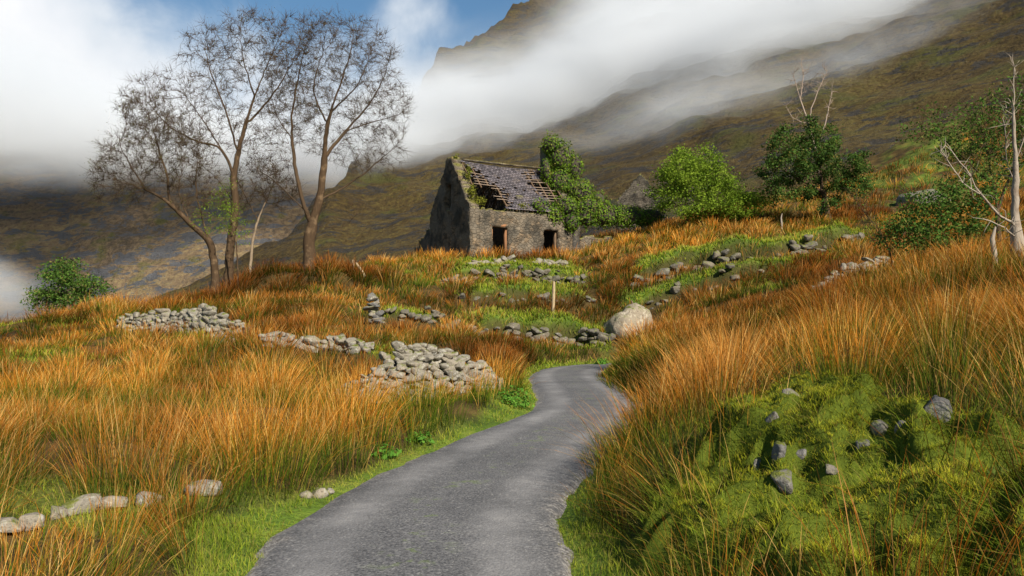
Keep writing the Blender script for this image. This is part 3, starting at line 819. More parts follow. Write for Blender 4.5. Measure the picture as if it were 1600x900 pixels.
front_gable = grid_wall('gable_wall', m_wall, cot, gable_mask(HR + .35, (AP + .15, .36, 3.15, 4.75)), 0, HW_, -.6, 6.9, (0, 0, 0), (0, 1, 0), (.58, 0, 0), .12, .05, 1)
grid_wall('gable_wall', m_gable, cot, gable_mask(HR + .1), 0, HW_, -.6, 6.6, (HL, 0, 0), (0, 1, 0), (-.55, 0, 0), .14, .05, 4)


def front_mask(u, z):
    top = HE - .05 + .14 * fbm(u * 1.6, z * 0, 3)
    k = z < top
    k &= ~((u > 1.42) & (u < 2.5) & (z < 2.0)); k &= ~((u > 4.95) & (u < 5.95) & (z < 2.0))
    return k


grid_wall('front_wall', m_wall, cot, front_mask, .581, HL - .552, -.6, 3.3, (0, 0, 0), (1, 0, 0), (0, .55, 0), .12, .04, 7)
grid_wall('back_wall', m_gable, cot, lambda u, z: z < HE - .1 + .3 * fbm(u, z * 0 + 5, 3), .581, HL - .552, -.6, 3.4, (0, HW_, 0), (1, 0, 0), (0, -.55, 0), .15, .04, 9)  # darker masonry here, interior gloom put into the colour
grid_wall('added_inner_wall', m_gable, cot, lambda v, z: z < HE + 1.2 - .3 * v + .3 * fbm(v * 2, z * 0 + 1, 3), .56, HW_ - .56, -.5, 4.6, (3.4, 0, 0), (0, 1, 0), (.4, 0, 0), .15, .04, 33)  # added partition, meant to keep the view through the doorways dark
m_rust = wood_mat('rusty brown timber', (.12, .05, .02), (.36, .17, .07))
for u0, u1 in ((1.3, 2.62), (4.85, 6.05)):
    mb = MB(); mb.beam((u0, .27, 2.06), (u1, .27, 2.06), .5, .16); mb.build('lintel', m_rust, cot)
mb = MB(); mb.box((2.43, .34, .95), .09, .3, 1.95); mb.box((1.5, .34, .95), .07, .3, 1.95); mb.build('door_frame', m_rust, cot)
mb = MB(); mb.box((5.88, .34, .95), .08, .3, 1.95); mb.build('door_frame', m_dkwood, cot)
mb = MB(); mb.box((.3, AP + .15, 4.72), .5, .9, .1); mb.build('window_lintel', m_wall, front_gable)


def roof_pt(u, s, side=0, lift=0.0):
    """s 0 eave .. 1 ridge; side 0 front, 1 back."""
    v = -.12 + (AP + .12) * s; z = HE - .05 + (HR - HE + .05) * s - .16 * math.sin(math.pi * min(max((u - .6) / 6.4, 0), 1)) * s
    nv = np.array((0, -(HR - HE), AP)); nv = nv / np.linalg.norm(nv)
    p = np.array((u, v, z)) + nv * lift
    if side: p[1] = HW_ - p[1]
    return p


SL = math.hypot(AP, HR - HE)
mb = MB(); sl_attr = []
rs = np.random.default_rng(4)
for side in (0, 1):
    rows = 25; w = .2
    for r in range(rows):
        s0 = r / rows; s1 = min((r + 1.35) / rows, 1.0); smid = (r + .5) / rows
        u = .62 + (.13 if r % 2 else 0)
        while u < 6.85:
            uc = u + w / 2; ok = True
            if side == 0:
                Lf = np.interp(smid, [0, .12, .35, .6, .85, .9, 1], [2.2, 2.7, 2.7, 2.1, 1.8, .9, .8]); Rt = np.interp(smid, [0, .3, .6, .9, 1], [6.2, 5.5, 4.9, 5.0, 5.6])
                jl, jr = rs.uniform(-.25, .3), rs.uniform(-.3, .25)
                ok = Lf + jl < uc < Rt + jr
                if rs.random() < .025: ok = False
                if .62 < smid < .9 and .7 < uc < 1.9 and rs.random() < .2: ok = True
                if smid > .75 and 5.2 < uc < 6.3 and rs.random() < .25: ok = True
            else: ok = rs.random() > .04 and not (uc < 1.3 and smid > .55)
            if ok:
                dz = rs.uniform(-.006, .012); tw = rs.uniform(-.02, .02)
                a = roof_pt(u + .008, s0 + tw * .1, side, .075 + dz); b = roof_pt(u + w - .008, s0 - tw * .1, side, .075 + dz); c_ = roof_pt(u + w - .008, s1, side, .035); d = roof_pt(u + .008, s1, side, .035)
                e = np.array((0, 0, -.014)); V8 = np.array([a, b, c_, d, a + e, b + e, c_ + e, d + e])
                mb.add(V8, [[(0, 1, 2, 3), (7, 6, 5, 4), (0, 4, 5, 1), (1, 5, 6, 2), (2, 6, 7, 3), (3, 7, 4, 0)]]); sl_attr += [(rs.random(), 0, 0, 1)] * 8
            u += w
roof = mb.build('roof', m_slate, cot, attrs={'slate': np.array(sl_attr)})
for side in (0, 1):
    for u in np.arange(.8, 6.9, .55):
        mb = MB(); mb.beam(roof_pt(u, .0 if not (side == 0 and u < 2.1) else rs.uniform(.4, .55), side, -.06), roof_pt(u, 1.0, side, -.06), .06, .12); mb.build('rafter', m_dkwood, cot)
mb = MB(); mbr = MB()
for r in range(17):
    s = (r + .6) / 17
    segs = []
    if s < .88: segs.append((.65 + (rs.uniform(1.1, 2.0) if s < .5 else rs.uniform(.1, .5)), 2.8))
    segs.append((4.6, 6.95 - rs.uniform(0, .9)))
    for a, b in segs:
        if rs.random() < .1: continue
        mb2 = MB(); mb2.beam(roof_pt(a, s, 0, .012), roof_pt(b, s, 0, .012), .045, .035); mb2.build('batten', m_batten, cot)
mb = MB(); mb.beam(roof_pt(.9, 1.01, 0, .06) , roof_pt(6.6, 1.01, 0, .06), .2, .1); mb.build('ridge_cap', m_wall, roof)
mb = MB(); mb.box((HL - .38, AP, 6.6), .72, 1.0, 1.9, None, .05); chm = mb.build('chimney', m_gable, cot); mb = MB(); mb.box((HL - .38, AP, 7.63), .8, 1.1, .14, None, .03); mb.build('chimney_cap', m_gable, chm)

# stone stub behind the gable
stp = np.array((HC[0], HC[1])) + HV * (HW_ + .02) + HU * .05
stub = thing('stone_stub', 'low dark broken wall stub leaning against the rear of the cottage gable', 'ruin wall', (stp[0], stp[1], HZ), None, HA)
grid_wall('stub_wall', m_gable, stub, lambda v, z: z < 2.5 - .55 * v + .35 * fbm(v * 2.5, z * 0, 3), 0, 3.6, -2.4, 2.6, (0, 0, 0), (0, 1, 0), (.6, 0, 0), .12, .09, 12)
# farther gable ruin
gp = G(996, 60)
m_far = masonry('far ruin masonry', (.025, .022, .017), (.1, .085, .06), (.06, .05, .04), 3.6, .9, .5)
rg = thing('ruined_gable', 'separate ragged stone gable end standing behind ivy wall and thorn tree', 'ruin wall', (gp[0], gp[1], pix(996, 335, 60)[2] - .4), None, R(-12))
grid_wall('gable_wall', m_far, rg, lambda u, z: (z < 3.3 - 1.15 * np.abs(u - .15) + .28 * fbm(u * 3, z * 0 + 2, 3)) & ~((u > -.1) & (u < .35) & (z < .9)), -1.5, 1.6, -1.2, 3.8, (0, 0, 0), (1, 0, 0), (0, .6, 0), .1, .08, 15)
grid_wall('side_wall', m_far, rg, lambda v, z: z < 1.2 - .2 * v + .3 * fbm(v * 2, z * 0 + 8, 3), .6, 4.0, -1.2, 2.0, (1.0, 0, 0), (0, 1, 0), (.5, 0, 0), .14, .08, 16)
# garden wall under the ivy
ga_, gb_ = np.array((HC[0], HC[1])) + HU * (HL + .03), pix(1030, 350, 53)[:2]
L_ = np.linalg.norm(gb_ - ga_); ang = math.atan2(*(gb_ - ga_)[::-1])
gw = thing('garden_wall', 'ivy smothered rubble wall running right from the cottage end', 'stone wall', (ga_[0], ga_[1], float(H(*ga_)) - .1), None, ang)
grid_wall('wall_face', m_wall, gw, lambda u, z: z < 1.75 - .05 * u + .25 * fbm(u * 1.5, z * 0 + 3, 3), 0, L_, -1, 2.3, (0, 0, 0), (1, 0, 0), (0, .5, 0), .14, .05, 18)


# ------------------------------------------------------------------ foliage
def leaf_mat(name, lo, hi, dry=None, trans=.3, rough=.5):
    m, nt, out = new_mat(name)
    s = nt.node('ShaderNodeSeparateColor', {0: nt.node('ShaderNodeAttribute', attribute_name='leaf').outputs['Color']})
    n = nt.noise(nt.node('ShaderNodeNewGeometry').outputs['Position'], .9, 3).outputs[0]
    c = nt.mix(nt.math('ADD', nt.math('MULTIPLY', s.outputs[0], .6), nt.rng01(n, .35, .65, 0, .4)), lo, hi)
    if dry: c = nt.mix(nt.rng01(s.outputs[1], .86, .9), c, dry)
    d = nt.node('ShaderNodeBsdfPrincipled', {'Base Color': c, 'Roughness': .75, 'Specular IOR Level': .08})
    t = nt.node('ShaderNodeBsdfTranslucent', {0: c})
    mx = nt.node('ShaderNodeMixShader', {0: trans, 1: d.outputs[0], 2: t.outputs[0]})
    nt.l.new(mx.outputs[0], out.inputs[0]); return m


m_ivy = leaf_mat("ivy leaf", (.022, .07, .008), (.17, .25, .02), (.16, .16, .03), .2, .4)
m_thorn = leaf_mat("thorn leaf", (.07, .14, .01), (.27, .36, .035), None, .42)
m_holly = leaf_mat("holly leaf", (.025, .06, .012), (.10, .17, .028), (.16, .13, .03), .3)
m_bush = leaf_mat("shrub leaf", (.03, .08, .012), (.12, .2, .03), (.18, .16, .04), .3)
m_bud = leaf_mat("spring bud", (.09, .07, .02), (.15, .16, .03), None, .3)
m_weed = leaf_mat("weed leaf", (.05, .15, .015), (.16, .32, .04), None, .35)


def bark_mat(name, a, b, lichen=(.32, .3, .24), la=.4):
    m, nt, out = new_mat(name)
    pos = nt.node('ShaderNodeNewGeometry').outputs['Position']
    n1 = nt.noise(nt.node('ShaderNodeMapping', {'Vector': pos, 'Scale': (6, 6, 1.5)}).outputs[0], 2, 5, .65).outputs[0]; n2 = nt.noise(pos, 3.0, 4).outputs[0]
    c = nt.mix(nt.rng01(n2, .52, .68, 0, la), nt.mix(n1, a, b), lichen)
    bmp = nt.node('ShaderNodeBump', {'Height': n1, 'Strength': .7, 'Distance': .04})
    bs = nt.node('ShaderNodeBsdfPrincipled', {'Base Color': c, 'Roughness': .9, 'Normal': bmp.outputs[0], 'Specular IOR Level': .2})
    nt.l.new(bs.outputs[0], out.inputs[0]); return m


m_bark = bark_mat("alder bark", (.02, .012, .006), (.1, .06, .03), (.26, .17, .09), .4); m_twig = bark_mat("twig bark", (.035, .022, .012), (.11, .068, .036), (.11, .08, .045), .35)
m_deadw = bark_mat("bleached dead wood", (.17, .13, .095), (.42, .35, .27), (.13, .085, .055), .6)


def leaves_mesh(P, N, size, name='leaf', asp=.62, tuftrand=None):
    """Leaf-shaped quads (a folded rhombus) at P, facing roughly N."""
    n = len(P); N = N + rng.normal(scale=.55, size=(n, 3)); N /= np.linalg.norm(N, axis=1)[:, None]
    t = np.cross(N, rng.normal(size=(n, 3))); t /= np.maximum(np.linalg.norm(t, axis=1), 1e-6)[:, None]; b = np.cross(N, t)
    s = (size * rng.uniform(.6, 1.3, n))[:, None]
    V = np.stack([P - t * s * .5, P + b * s * asp * .5 + N * s * .08 - t * s * .05, P + t * s * .5, P - b * s * asp * .5 + N * s * .08 - t * s * .05], 1).reshape(-1, 3)
    f = np.arange(n * 4).reshape(n, 4)
    a = np.repeat(np.stack([rng.random(n), rng.random(n), np.zeros(n), np.ones(n)], -1), 4, 0)
    return V, f, a


def grow(trunks, attr, step=.35, infl=3.0, kill=.6, iters=120, jitter=.25, up=.05, seed=1, inert=.35):
    r = np.random.default_rng(seed); nodes = []; par = []
    for tr in trunks:
        tr = catmull(np.asarray(tr, float), 6); d = np.concatenate(([0], np.cumsum(np.linalg.norm(np.diff(tr, axis=0), axis=1))))
        m = max(int(d[-1] / step), 2); ss = np.linspace(0, d[-1], m + 1); q = np.stack([np.interp(ss, d, tr[:, k]) for k in range(3)], 1)
        q[1:-1] += r.normal(scale=step * .06, size=q[1:-1].shape)
        if nodes:
            j = int(np.argmin(((np.array(nodes) - q[0]) ** 2).sum(1))); st = 1
        else: nodes.append(q[0]); par.append(-1); j = 0; st = 1
        for p in q[st:]: nodes.append(p); par.append(j); j = len(nodes) - 1
    nodes = [np.array(p) for p in nodes]
    A_ = np.asarray(attr, float); NA = np.array(nodes)
    D = np.sqrt(((A_[:, None] - NA[None]) ** 2).sum(-1)); near = D.argmin(1); nd = D.min(1)
    dirs = [np.array((0, 0, 1.0))] + [(nodes[i] - nodes[par[i]]) for i in range(1, len(nodes))]
    kidn = {}
    for it in range(iters):
        act = nd < infl
        if not act.any(): break
        ui = np.unique(near[act]); new = []
        acc = np.zeros((len(nodes), 3)); vec = A_ - np.array(nodes)[near]; vec /= np.maximum(np.linalg.norm(vec, axis=1), 1e-6)[:, None]
        np.add.at(acc, near[act], vec[act])
        for i in ui:
            kidn[i] = kidn.get(i, 0) + 1
            if kidn[i] > 3: nd = np.where(near == i, np.minimum(nd, kill * .5), nd); continue
            dv = acc[i]; L = np.linalg.norm(dv)
            if L < 1e-4: dv = r.normal(size=3); L = np.linalg.norm(dv)
            dp = dirs[i] / max(np.linalg.norm(dirs[i]), 1e-6)
            dv = dv / L + inert * dp + r.normal(scale=jitter, size=3) + np.array((0, 0, up)); dv /= np.linalg.norm(dv)
            nodes.append(nodes[i] + dv * step); par.append(int(i)); dirs.append(dv); new.append(len(nodes) - 1)
        if not new: nd = np.maximum(nd, 0); keep = nd > kill; A_, near, nd = A_[keep], near[keep], nd[keep]; continue
        NN = np.array([nodes[k] for k in new]); D = np.sqrt(((A_[:, None] - NN[None]) ** 2).sum(-1)); mn = D.min(1); am = D.argmin(1)
        b = mn < nd; near = np.where(b, np.array(new)[am], near); nd = np.where(b, mn, nd)
        keep = nd > kill; A_, near, nd = A_[keep], near[keep], nd[keep]
        if len(A_) == 0: break
    return np.array(nodes), np.array(par)


def radii(nodes, par, base, tip=.009):
    n = len(nodes); ch = np.zeros(n, int)
    for p in par[1:]: ch[p] += 1
    tips = max((ch == 0).sum(), 2); e = max(math.log(tips) / math.log(base / tip), 1.0)
    acc = np.zeros(n)
    for i in range(n - 1, -1, -1):
        if ch[i] == 0: acc[i] += tip ** e
        if par[i] >= 0: acc[par[i]] += acc[i]
    rr = acc ** (1 / e); dist = np.zeros(n)
    for i in range(1, n): dist[i] = dist[par[i]] + np.linalg.norm(nodes[i] - nodes[par[i]])
    return np.maximum(rr * (1 - .62 * (dist / dist.max()) ** .7), tip * .6), ch


def tubes(nodes, par, rad, lo, hi):
    """Continuous tubes along the branches with lo <= radius < hi."""
    kids = [[] for _ in nodes]
    for i, p in enumerate(par):
        if p >= 0: kids[p].append(i)
    mb = MB(); stack = [(0, None)]
    while stack:
        i, pr = stack.pop(); ch = [i] if pr is None else [pr, i]
        while kids[i]:
            k = sorted(kids[i], key=lambda q: -rad[q]); stack += [(q, i) for q in k[1:]]; i = k[0]; ch.append(i)
        rr = rad[ch].copy()
        if pr is not None: rr[0] = min(rr[0], rr[1] * 1.15)
        m = (rr >= lo) & (rr < hi)
        idx_ = np.where(m)[0]
        if len(idx_) < 1: continue
        a, b = max(idx_[0] - 1, 0), idx_[-1]
        if b - a < 1: continue
        pts = nodes[ch[a:b + 1]]; r = np.minimum(rr[a:b + 1], hi * 1.02)
        mb.tube(pts, r, 8 if r[0] > .08 else (5 if r[0] > .025 else 3))
    return mb


def sample_blobs(blobs, n, shell=0.0):
    """points in ellipsoids (px, py, d, rx_px, ry_px, rdepth, weight)"""
    w = np.array([b[3] * b[4] * b[6] for b in blobs], float); w /= w.sum(); out = []
    for b, wi in zip(blobs, w):
        k = max(int(n * wi), 4); v = rng.normal(size=(k, 3)); v /= np.linalg.norm(v, axis=1)[:, None]; v *= (rng.uniform(shell, 1, k) ** (1 / 3 if shell == 0 else .7))[:, None]
        c = pix(b[0], b[1], b[2]); s = b[2] / F; out.append(c + v * np.array((b[3] * s, b[5], b[4] * s)))
    return np.vstack(out)


def twigs(nodes, par, sel, n, lo, hi, spread=.9, r0=.008, droop=0.0):
    """fine 3-sided twigs starting at the chosen nodes"""
    k = rng.choice(sel, n); base = nodes[k]; dr = nodes[k] - nodes[par[k]]; dr /= np.maximum(np.linalg.norm(dr, axis=1), 1e-6)[:, None]
    d = dr + rng.normal(scale=spread, size=(n, 3)); d[:, 2] += .15 - droop; d /= np.linalg.norm(d, axis=1)[:, None]
    L = rng.uniform(lo, hi, n)[:, None]
    mid = base + d * L * .5 + rng.normal(scale=.05, size=(n, 3)) * L; d2 = d + rng.normal(scale=.35, size=(n, 3)); d2 /= np.linalg.norm(d2, axis=1)[:, None]; end = mid + d2 * L * .55
    s1 = np.cross(d, rng.normal(size=(n, 3))); s1 /= np.linalg.norm(s1, axis=1)[:, None]; s2 = np.cross(d, s1)
    Vs = []
    for P, r in ((base, r0), (mid, r0 * .75)):
        for a in (0, 2.094, 4.189): Vs.append(P + r * (math.cos(a) * s1 + math.sin(a) * s2))
    Vs.append(end); V = np.stack(Vs, 1).reshape(-1, 3); o = np.arange(n)[:, None] * 7
    q = np.concatenate([o + np.array(x) for x in ((0, 1, 4, 3), (1, 2, 5, 4), (2, 0, 3, 5))]); t = np.concatenate([o + np.array(x) for x in ((3, 4, 6), (4, 5, 6), (5, 3, 6))])
    return V, q, t, mid, end


def tree(name, label, cat, trunks, blobs, natt, base_r, bark=m_bark, twig=m_twig, step=.35, infl=3.0, kill=.6, tip=.007, ntwig=0, tw=(.3, .8), leaf=None, nleaf=0, lsize=.1, lspread=.25, group=None, jitter=.25, seed=1, bud=None, nbud=0, up=.05, tw_r=.008, shell=0.0, inert=.35, tspread=.9, thin=None):
    at_ = sample_blobs(blobs, natt, shell)
    nodes, par = grow(trunks, at_, step, infl, kill, 140, jitter, up, seed, inert)
    rad, ch = radii(nodes, par, base_r, tip)
    fl = np.clip(1 - (nodes[:, 2] - nodes[0, 2]) / .9, 0, 1); rad = rad * (1 + .55 * fl ** 2 * (rad > .5 * base_r))   # root flare
    root = thing(name, label, cat, nodes[0], group); off = nodes[0]
    cut = max(base_r * .3, .03)
    tubes(nodes, par, rad, cut, 9).build('trunk', bark, root, True, off=off)
    mb = tubes(nodes, par, rad, 0, cut)
    sel = np.where((rad < (thin or cut * .8)) & (par >= 0))[0]
    if len(sel) == 0: sel = np.where(par >= 0)[0]
    ends = nodes[sel]
    if ntwig:
        V, q, t, mid, end = twigs(nodes, par, sel, ntwig, *tw, r0=tw_r, spread=tspread); mb.add(V, [q, t]); ends = np.vstack([end, mid])
    if mb.n: mb.build('branches', twig, root, False, off=off)
    if nleaf:
        k = rng.choice(len(sel), nleaf); P = nodes[sel][k] + rng.normal(scale=lspread, size=(nleaf, 3)) * (1, 1, .7)
        V, f, a = leaves_mesh(P, rng.normal(size=(nleaf, 3)) + np.array((0, 0, .8)), lsize)
        link('crown', mesh_np('crown', V - off, [f], {'leaf': a}), leaf, root)
    if nbud:
        k = rng.choice(len(ends), nbud); P = ends[k] + rng.normal(scale=.04, size=(nbud, 3))
        V, f, a = leaves_mesh(P, rng.normal(size=(nbud, 3)), .055)
        link('buds', mesh_np('buds', V - off, [f], {'leaf': a}), bud, root)
    return root


def pl(*pts): return [pix(*p) for p in pts]


def rooted(px, d, *pts):
    g = G(px, d, -.15); return [g] + [pix(*p) for p in pts]


# ---- the bare trees at the left of the cottage
BARE = dict(step=.27, infl=5, kill=.4, jitter=.22, inert=.7, up=.1, tspread=.7, tw=(.25, .75), tw_r=.0068, tip=.006, thin=.016, bud=m_bud, group='bare trees left of the cottage')
tree('bare_tree', 'tallest bare tree with straight trunk, second trunk from the left', 'tree',
     [rooted(358, 40.5, (359, 390, 40.5), (368, 330, 40.5), (366, 275, 40.5), (378, 215, 40.8), (398, 150, 41), (420, 95, 41.2), (440, 50, 41.3)), pl((366, 275, 40.5), (345, 232, 40), (310, 222, 39.5), (268, 200, 39.5), (235, 165, 39.5)), pl((372, 240, 40.6), (352, 170, 40), (330, 115, 40), (318, 70, 40)),
      pl((345, 232, 40), (318, 190, 39.8), (290, 150, 39.6)), pl((398, 150, 41), (382, 100, 40.6), (375, 55, 40.5)), pl((385, 195, 41), (425, 150, 41.6), (455, 100, 41.8), (470, 60, 41.8)), pl((368, 320, 40.5), (335, 275, 41.5), (300, 250, 42), (262, 238, 42))],
     [(400, 75, 40.8, 80, 55, 2.6, 1.4), (335, 100, 40, 55, 60, 2.2, 1.0), (270, 170, 39.6, 80, 62, 2.4, 1.1), (440, 130, 41.6, 50, 85, 2.2, 1.0), (345, 190, 40.3, 80, 60, 2.4, .7), (460, 70, 41.6, 45, 50, 1.6, 1.0), (470, 150, 41.6, 40, 60, 1.6, .7)], 2300, .24, ntwig=9500, nbud=3600, seed=3, **BARE)
tree('bare_tree', 'bare tree leaning far out to the left over the field', 'tree',
     [rooted(338, 39.5, (334, 405, 39.5), (326, 375, 39.3), (298, 350, 39), (265, 318, 38.8), (228, 296, 38.6), (190, 285, 38.5)), pl((326, 375, 39.3), (312, 325, 39.5), (306, 285, 39.6), (310, 245, 39.6)), pl((265, 318, 38.8), (262, 280, 38.8), (250, 240, 39), (238, 195, 39)), pl((298, 350, 39), (280, 300, 39.4), (285, 260, 39.5)), pl((228, 296, 38.6), (205, 262, 38.4), (188, 228, 38.4))],
     [(210, 258, 38.6, 62, 55, 2.0, 1.3), (270, 245, 39, 60, 60, 2.2, 1.1), (185, 285, 38.6, 42, 34, 1.4, 1.2), (232, 190, 39, 50, 45, 1.8, .9), (310, 290, 39.4, 35, 50, 1.6, .6)], 1450, .21, ntwig=6200, nbud=4200, seed=7, **BARE)
tree('bare_tree', 'slender pale birch with thin leaning trunk between the larger bare trees', 'tree',
     [rooted(390, 42, (394, 385, 42), (403, 345, 42), (418, 310, 42), (430, 280, 42)), pl((403, 345, 42), (385, 310, 42), (372, 285, 42)), pl((418, 320, 42), (450, 312, 42), (470, 300, 42))],
     [(415, 285, 42, 50, 40, 1.6, 1.0), (370, 300, 42, 30, 35, 1.2, .8), (450, 300, 42, 25, 25, 1.2, .7)], 300, .09, bark_mat("pale birch bark", (.12, .08, .05), (.34, .26, .17), (.07, .05, .03), .5), step=.25, infl=4, kill=.45, ntwig=1500, bud=m_bud, nbud=900, group='bare trees left of the cottage', seed=9)
tree('bare_tree', 'thick trunked bare tree forking low, nearest to the cottage', 'tree',
     [rooted(486, 42, (483, 385, 42), (488, 350, 42), (500, 310, 42), (506, 255, 42), (512, 195, 42), (530, 135, 42), (548, 80, 42), (552, 40, 42)), pl((487, 355, 42), (472, 310, 41.5), (460, 250, 41.3), (456, 185, 41.3), (466, 120, 41.5), (480, 60, 41.6)), pl((500, 312, 42), (532, 296, 42.4), (570, 270, 42.6), (605, 240, 42.6), (628, 218, 42.6)), pl((490, 352, 42), (518, 356, 42), (545, 350, 42), (560, 328, 42)), pl((507, 245, 42), (540, 205, 42.4), (575, 165, 42.5), (600, 120, 42.5), (610, 80, 42.5)),
      pl((478, 330, 41.6), (445, 298, 41.4), (418, 275, 41.4), (395, 262, 41.4)), pl((540, 205, 42.4), (585, 190, 42.6), (622, 180, 42.7)), pl((512, 195, 42), (490, 140, 42), (505, 80, 42.2)), pl((458, 220, 41.3), (432, 180, 41), (425, 150, 41)), pl((518, 175, 42), (560, 130, 41.6), (580, 80, 41.5))],
     [(565, 105, 42.2, 60, 75, 2.4, 1.2), (505, 80, 41.8, 55, 55, 2.4, 1.1), (595, 170, 42.5, 52, 62, 2.2, 1.0), (580, 240, 42.6, 60, 45, 1.8, .8), (455, 150, 41.4, 50, 85, 2.2, .8), (540, 55, 42, 60, 35, 1.6, 1.0), (420, 250, 41.4, 42, 42, 1.6, .6), (510, 180, 42, 60, 75, 2.2, .6), (560, 322, 42, 20, 18, .7, .5)], 2500, .36, ntwig=10500, nbud=3800, seed=5, **BARE)
tree('young_tree', 'thin young tree with fresh green leaves between the bare trunks', 'tree',
     [rooted(372, 39, (370, 390, 39), (362, 345, 39), (352, 310, 39))], [(350, 320, 39, 26, 50, .9, 1), (375, 365, 39, 25, 25, .8, .8), (320, 345, 39, 25, 30, .8, .7)], 120, .05, step=.2, infl=4, kill=.35, leaf=m_thorn, nleaf=1300, lsize=.08, lspread=.16, seed=4)

# ---- leafy trees and shrubs
tree('thorn_tree', 'bright green spreading thorn tree at the end of the ivy wall', 'tree',
     [rooted(1075, 50, (1075, 335, 50), (1070, 310, 50), (1055, 285, 50)), pl((1075, 335, 50), (1095, 310, 50), (1110, 290, 50)), pl((1075, 340, 50), (1120, 325, 49.4), (1150, 310, 49.4))],
     [(1065, 275, 50, 45, 38, 1.8, 1), (1110, 290, 50, 50, 40, 1.8, 1), (1158, 318, 49.4, 46, 28, 1.6, 1.2), (1085, 250, 50, 45, 20, 1.4, .9), (1038, 300, 50, 28, 34, 1.4, .9), (1120, 330, 49.4, 70, 16, 1.4, .7)], 430, .14, step=.28, infl=4, kill=.45, leaf=m_thorn, nleaf=20000, lsize=.14, lspread=.26, seed=12)
tree('holly_tree', 'dark dense holly tree with a dead bare top on the right slope', 'tree',
     [rooted(1292, 48, (1292, 325, 48), (1285, 290, 48), (1280, 240, 48)), pl((1285, 300, 48), (1240, 275, 48), (1210, 255, 48)), pl((1285, 300, 48), (1325, 280, 47.6), (1345, 265, 47.6))],
     [(1265, 245, 48, 62, 50, 2.2, 1), (1225, 270, 48, 50, 55, 1.8, .9), (1335, 270, 47.6, 34, 38, 1.5, 1.2), (1290, 300, 48, 55, 32, 1.8, .8), (1235, 215, 48, 45, 28, 1.5, .7), (1270, 200, 48, 30, 22, 1.0, .6)], 420, .22, step=.3, infl=4, kill=.45, leaf=m_holly, nleaf=19000, lsize=.14, lspread=.19, seed=14)
tree('dead_snag', 'bare grey antler shaped dead top rising out of the holly', 'dead tree',
     [rooted(1288, 48.3, (1285, 300, 48.3), (1272, 230, 48.3), (1262, 190, 48.3), (1250, 155, 48.3), (1240, 120, 48.3)), pl((1262, 190, 48.3), (1275, 150, 48.3), (1292, 112, 48.3)), pl((1250, 160, 48.3), (1255, 120, 48.3), (1252, 96, 48.3)), pl((1265, 195, 48.3), (1240, 185, 48.3), (1228, 165, 48.3)), pl((1278, 240, 48.3), (1292, 180, 48.5), (1300, 140, 48.5))],
     [(1262, 125, 48.3, 38, 28, .7, 1), (1300, 160, 48.5, 18, 30, .6, .7), (1240, 160, 48.3, 18, 20, .6, .5)], 70, .13, bark_mat("grey dead bark", (.2, .14, .1), (.42, .33, .26), (.3, .22, .16), .3), bark_mat('grey dead twig', (.2, .14, .1), (.42, .33, .26), (.3, .22, .16), .3), step=.25, infl=3, kill=.4, tip=.026, ntwig=160, tw=(.25, .6), tw_r=.012, seed=15)
tree('shrub', 'dark green bush standing alone at the far left field edge', 'bush',
     [rooted(100, 38, (100, 470, 38), (100, 445, 38), (98, 425, 38)), pl((100, 470, 38), (70, 460, 38)), pl((100, 470, 38), (135, 450, 38))],
     [(98, 440, 38, 40, 34, 1.3, 1), (65, 468, 38, 32, 22, 1.1, .9), (138, 448, 38, 26, 26, 1.1, .9), (105, 475, 38, 55, 20, 1.2, .8)], 240, .1, step=.25, infl=4, kill=.4, leaf=m_bush, nleaf=7500, lsize=.11, lspread=.2, seed=16)
tree('shrub', 'low mixed green bush under the pale dead tree', 'bush',
     [rooted(1480, 22, (1478, 385, 22), (1472, 350, 22), (1465, 325, 22)), pl((1478, 385, 22), (1440, 370, 22)), pl((1478, 385, 22), (1520, 350, 22))],
     [(1465, 325, 22, 58, 48, 1.0, 1), (1415, 362, 22, 42, 34, .8, .9), (1525, 325, 22, 42, 52, .9, .9), (1480, 375, 22, 70, 26, .8, .6)], 420, .05, step=.16, infl=4, kill=.25, leaf=m_bush, nleaf=7000, lsize=.085, lspread=.13, seed=17, tip=.005)
tree('hazel_bush', 'tall airy olive green tree behind the pale dead tree', 'tree',
     [rooted(1560, 27, (1558, 330, 27), (1545, 250, 27), (1530, 190, 27)), pl((1558, 330, 27), (1590, 240, 27), (1600, 170, 27)), pl((1550, 290, 27), (1500, 240, 27), (1470, 215, 27))],
     [(1540, 190, 27, 55, 50, 1.4, 1), (1585, 160, 27, 45, 45, 1.4, 1), (1480, 220, 27, 50, 42, 1.2, .7), (1560, 250, 27, 60, 50, 1.4, .8), (1445, 195, 27, 30, 25, .8, .4), (1660, 200, 27, 60, 80, 1.6, 1)], 420, .09, step=.22, infl=4, kill=.34, leaf=m_bush, nleaf=7500, lsize=.1, lspread=.2, ntwig=900, seed=18, tip=.007)
tree('scrub', 'sparse leafless grey scrub arching beside the right stone wall', 'bush',
     [rooted(1400, 24, (1385, 380, 24), (1350, 330, 24), (1325, 295, 24)), pl((1392, 395, 24), (1420, 350, 24), (1415, 300, 24)), pl((1385, 380, 24), (1365, 375, 24), (1345, 340, 24))],
     [(1335, 310, 24, 18, 25, .5, 1), (1365, 350, 24, 25, 30, .6, .8), (1415, 300, 24, 20, 30, .5, .6)], 50, .028, bark_mat("scrub bark", (.14, .1, .06), (.33, .25, .16)), step=.2, infl=3, kill=.35, tip=.006, ntwig=260, tw=(.2, .5), tw_r=.005, leaf=m_bush, nleaf=300, lsize=.05, lspread=.1, seed=20)
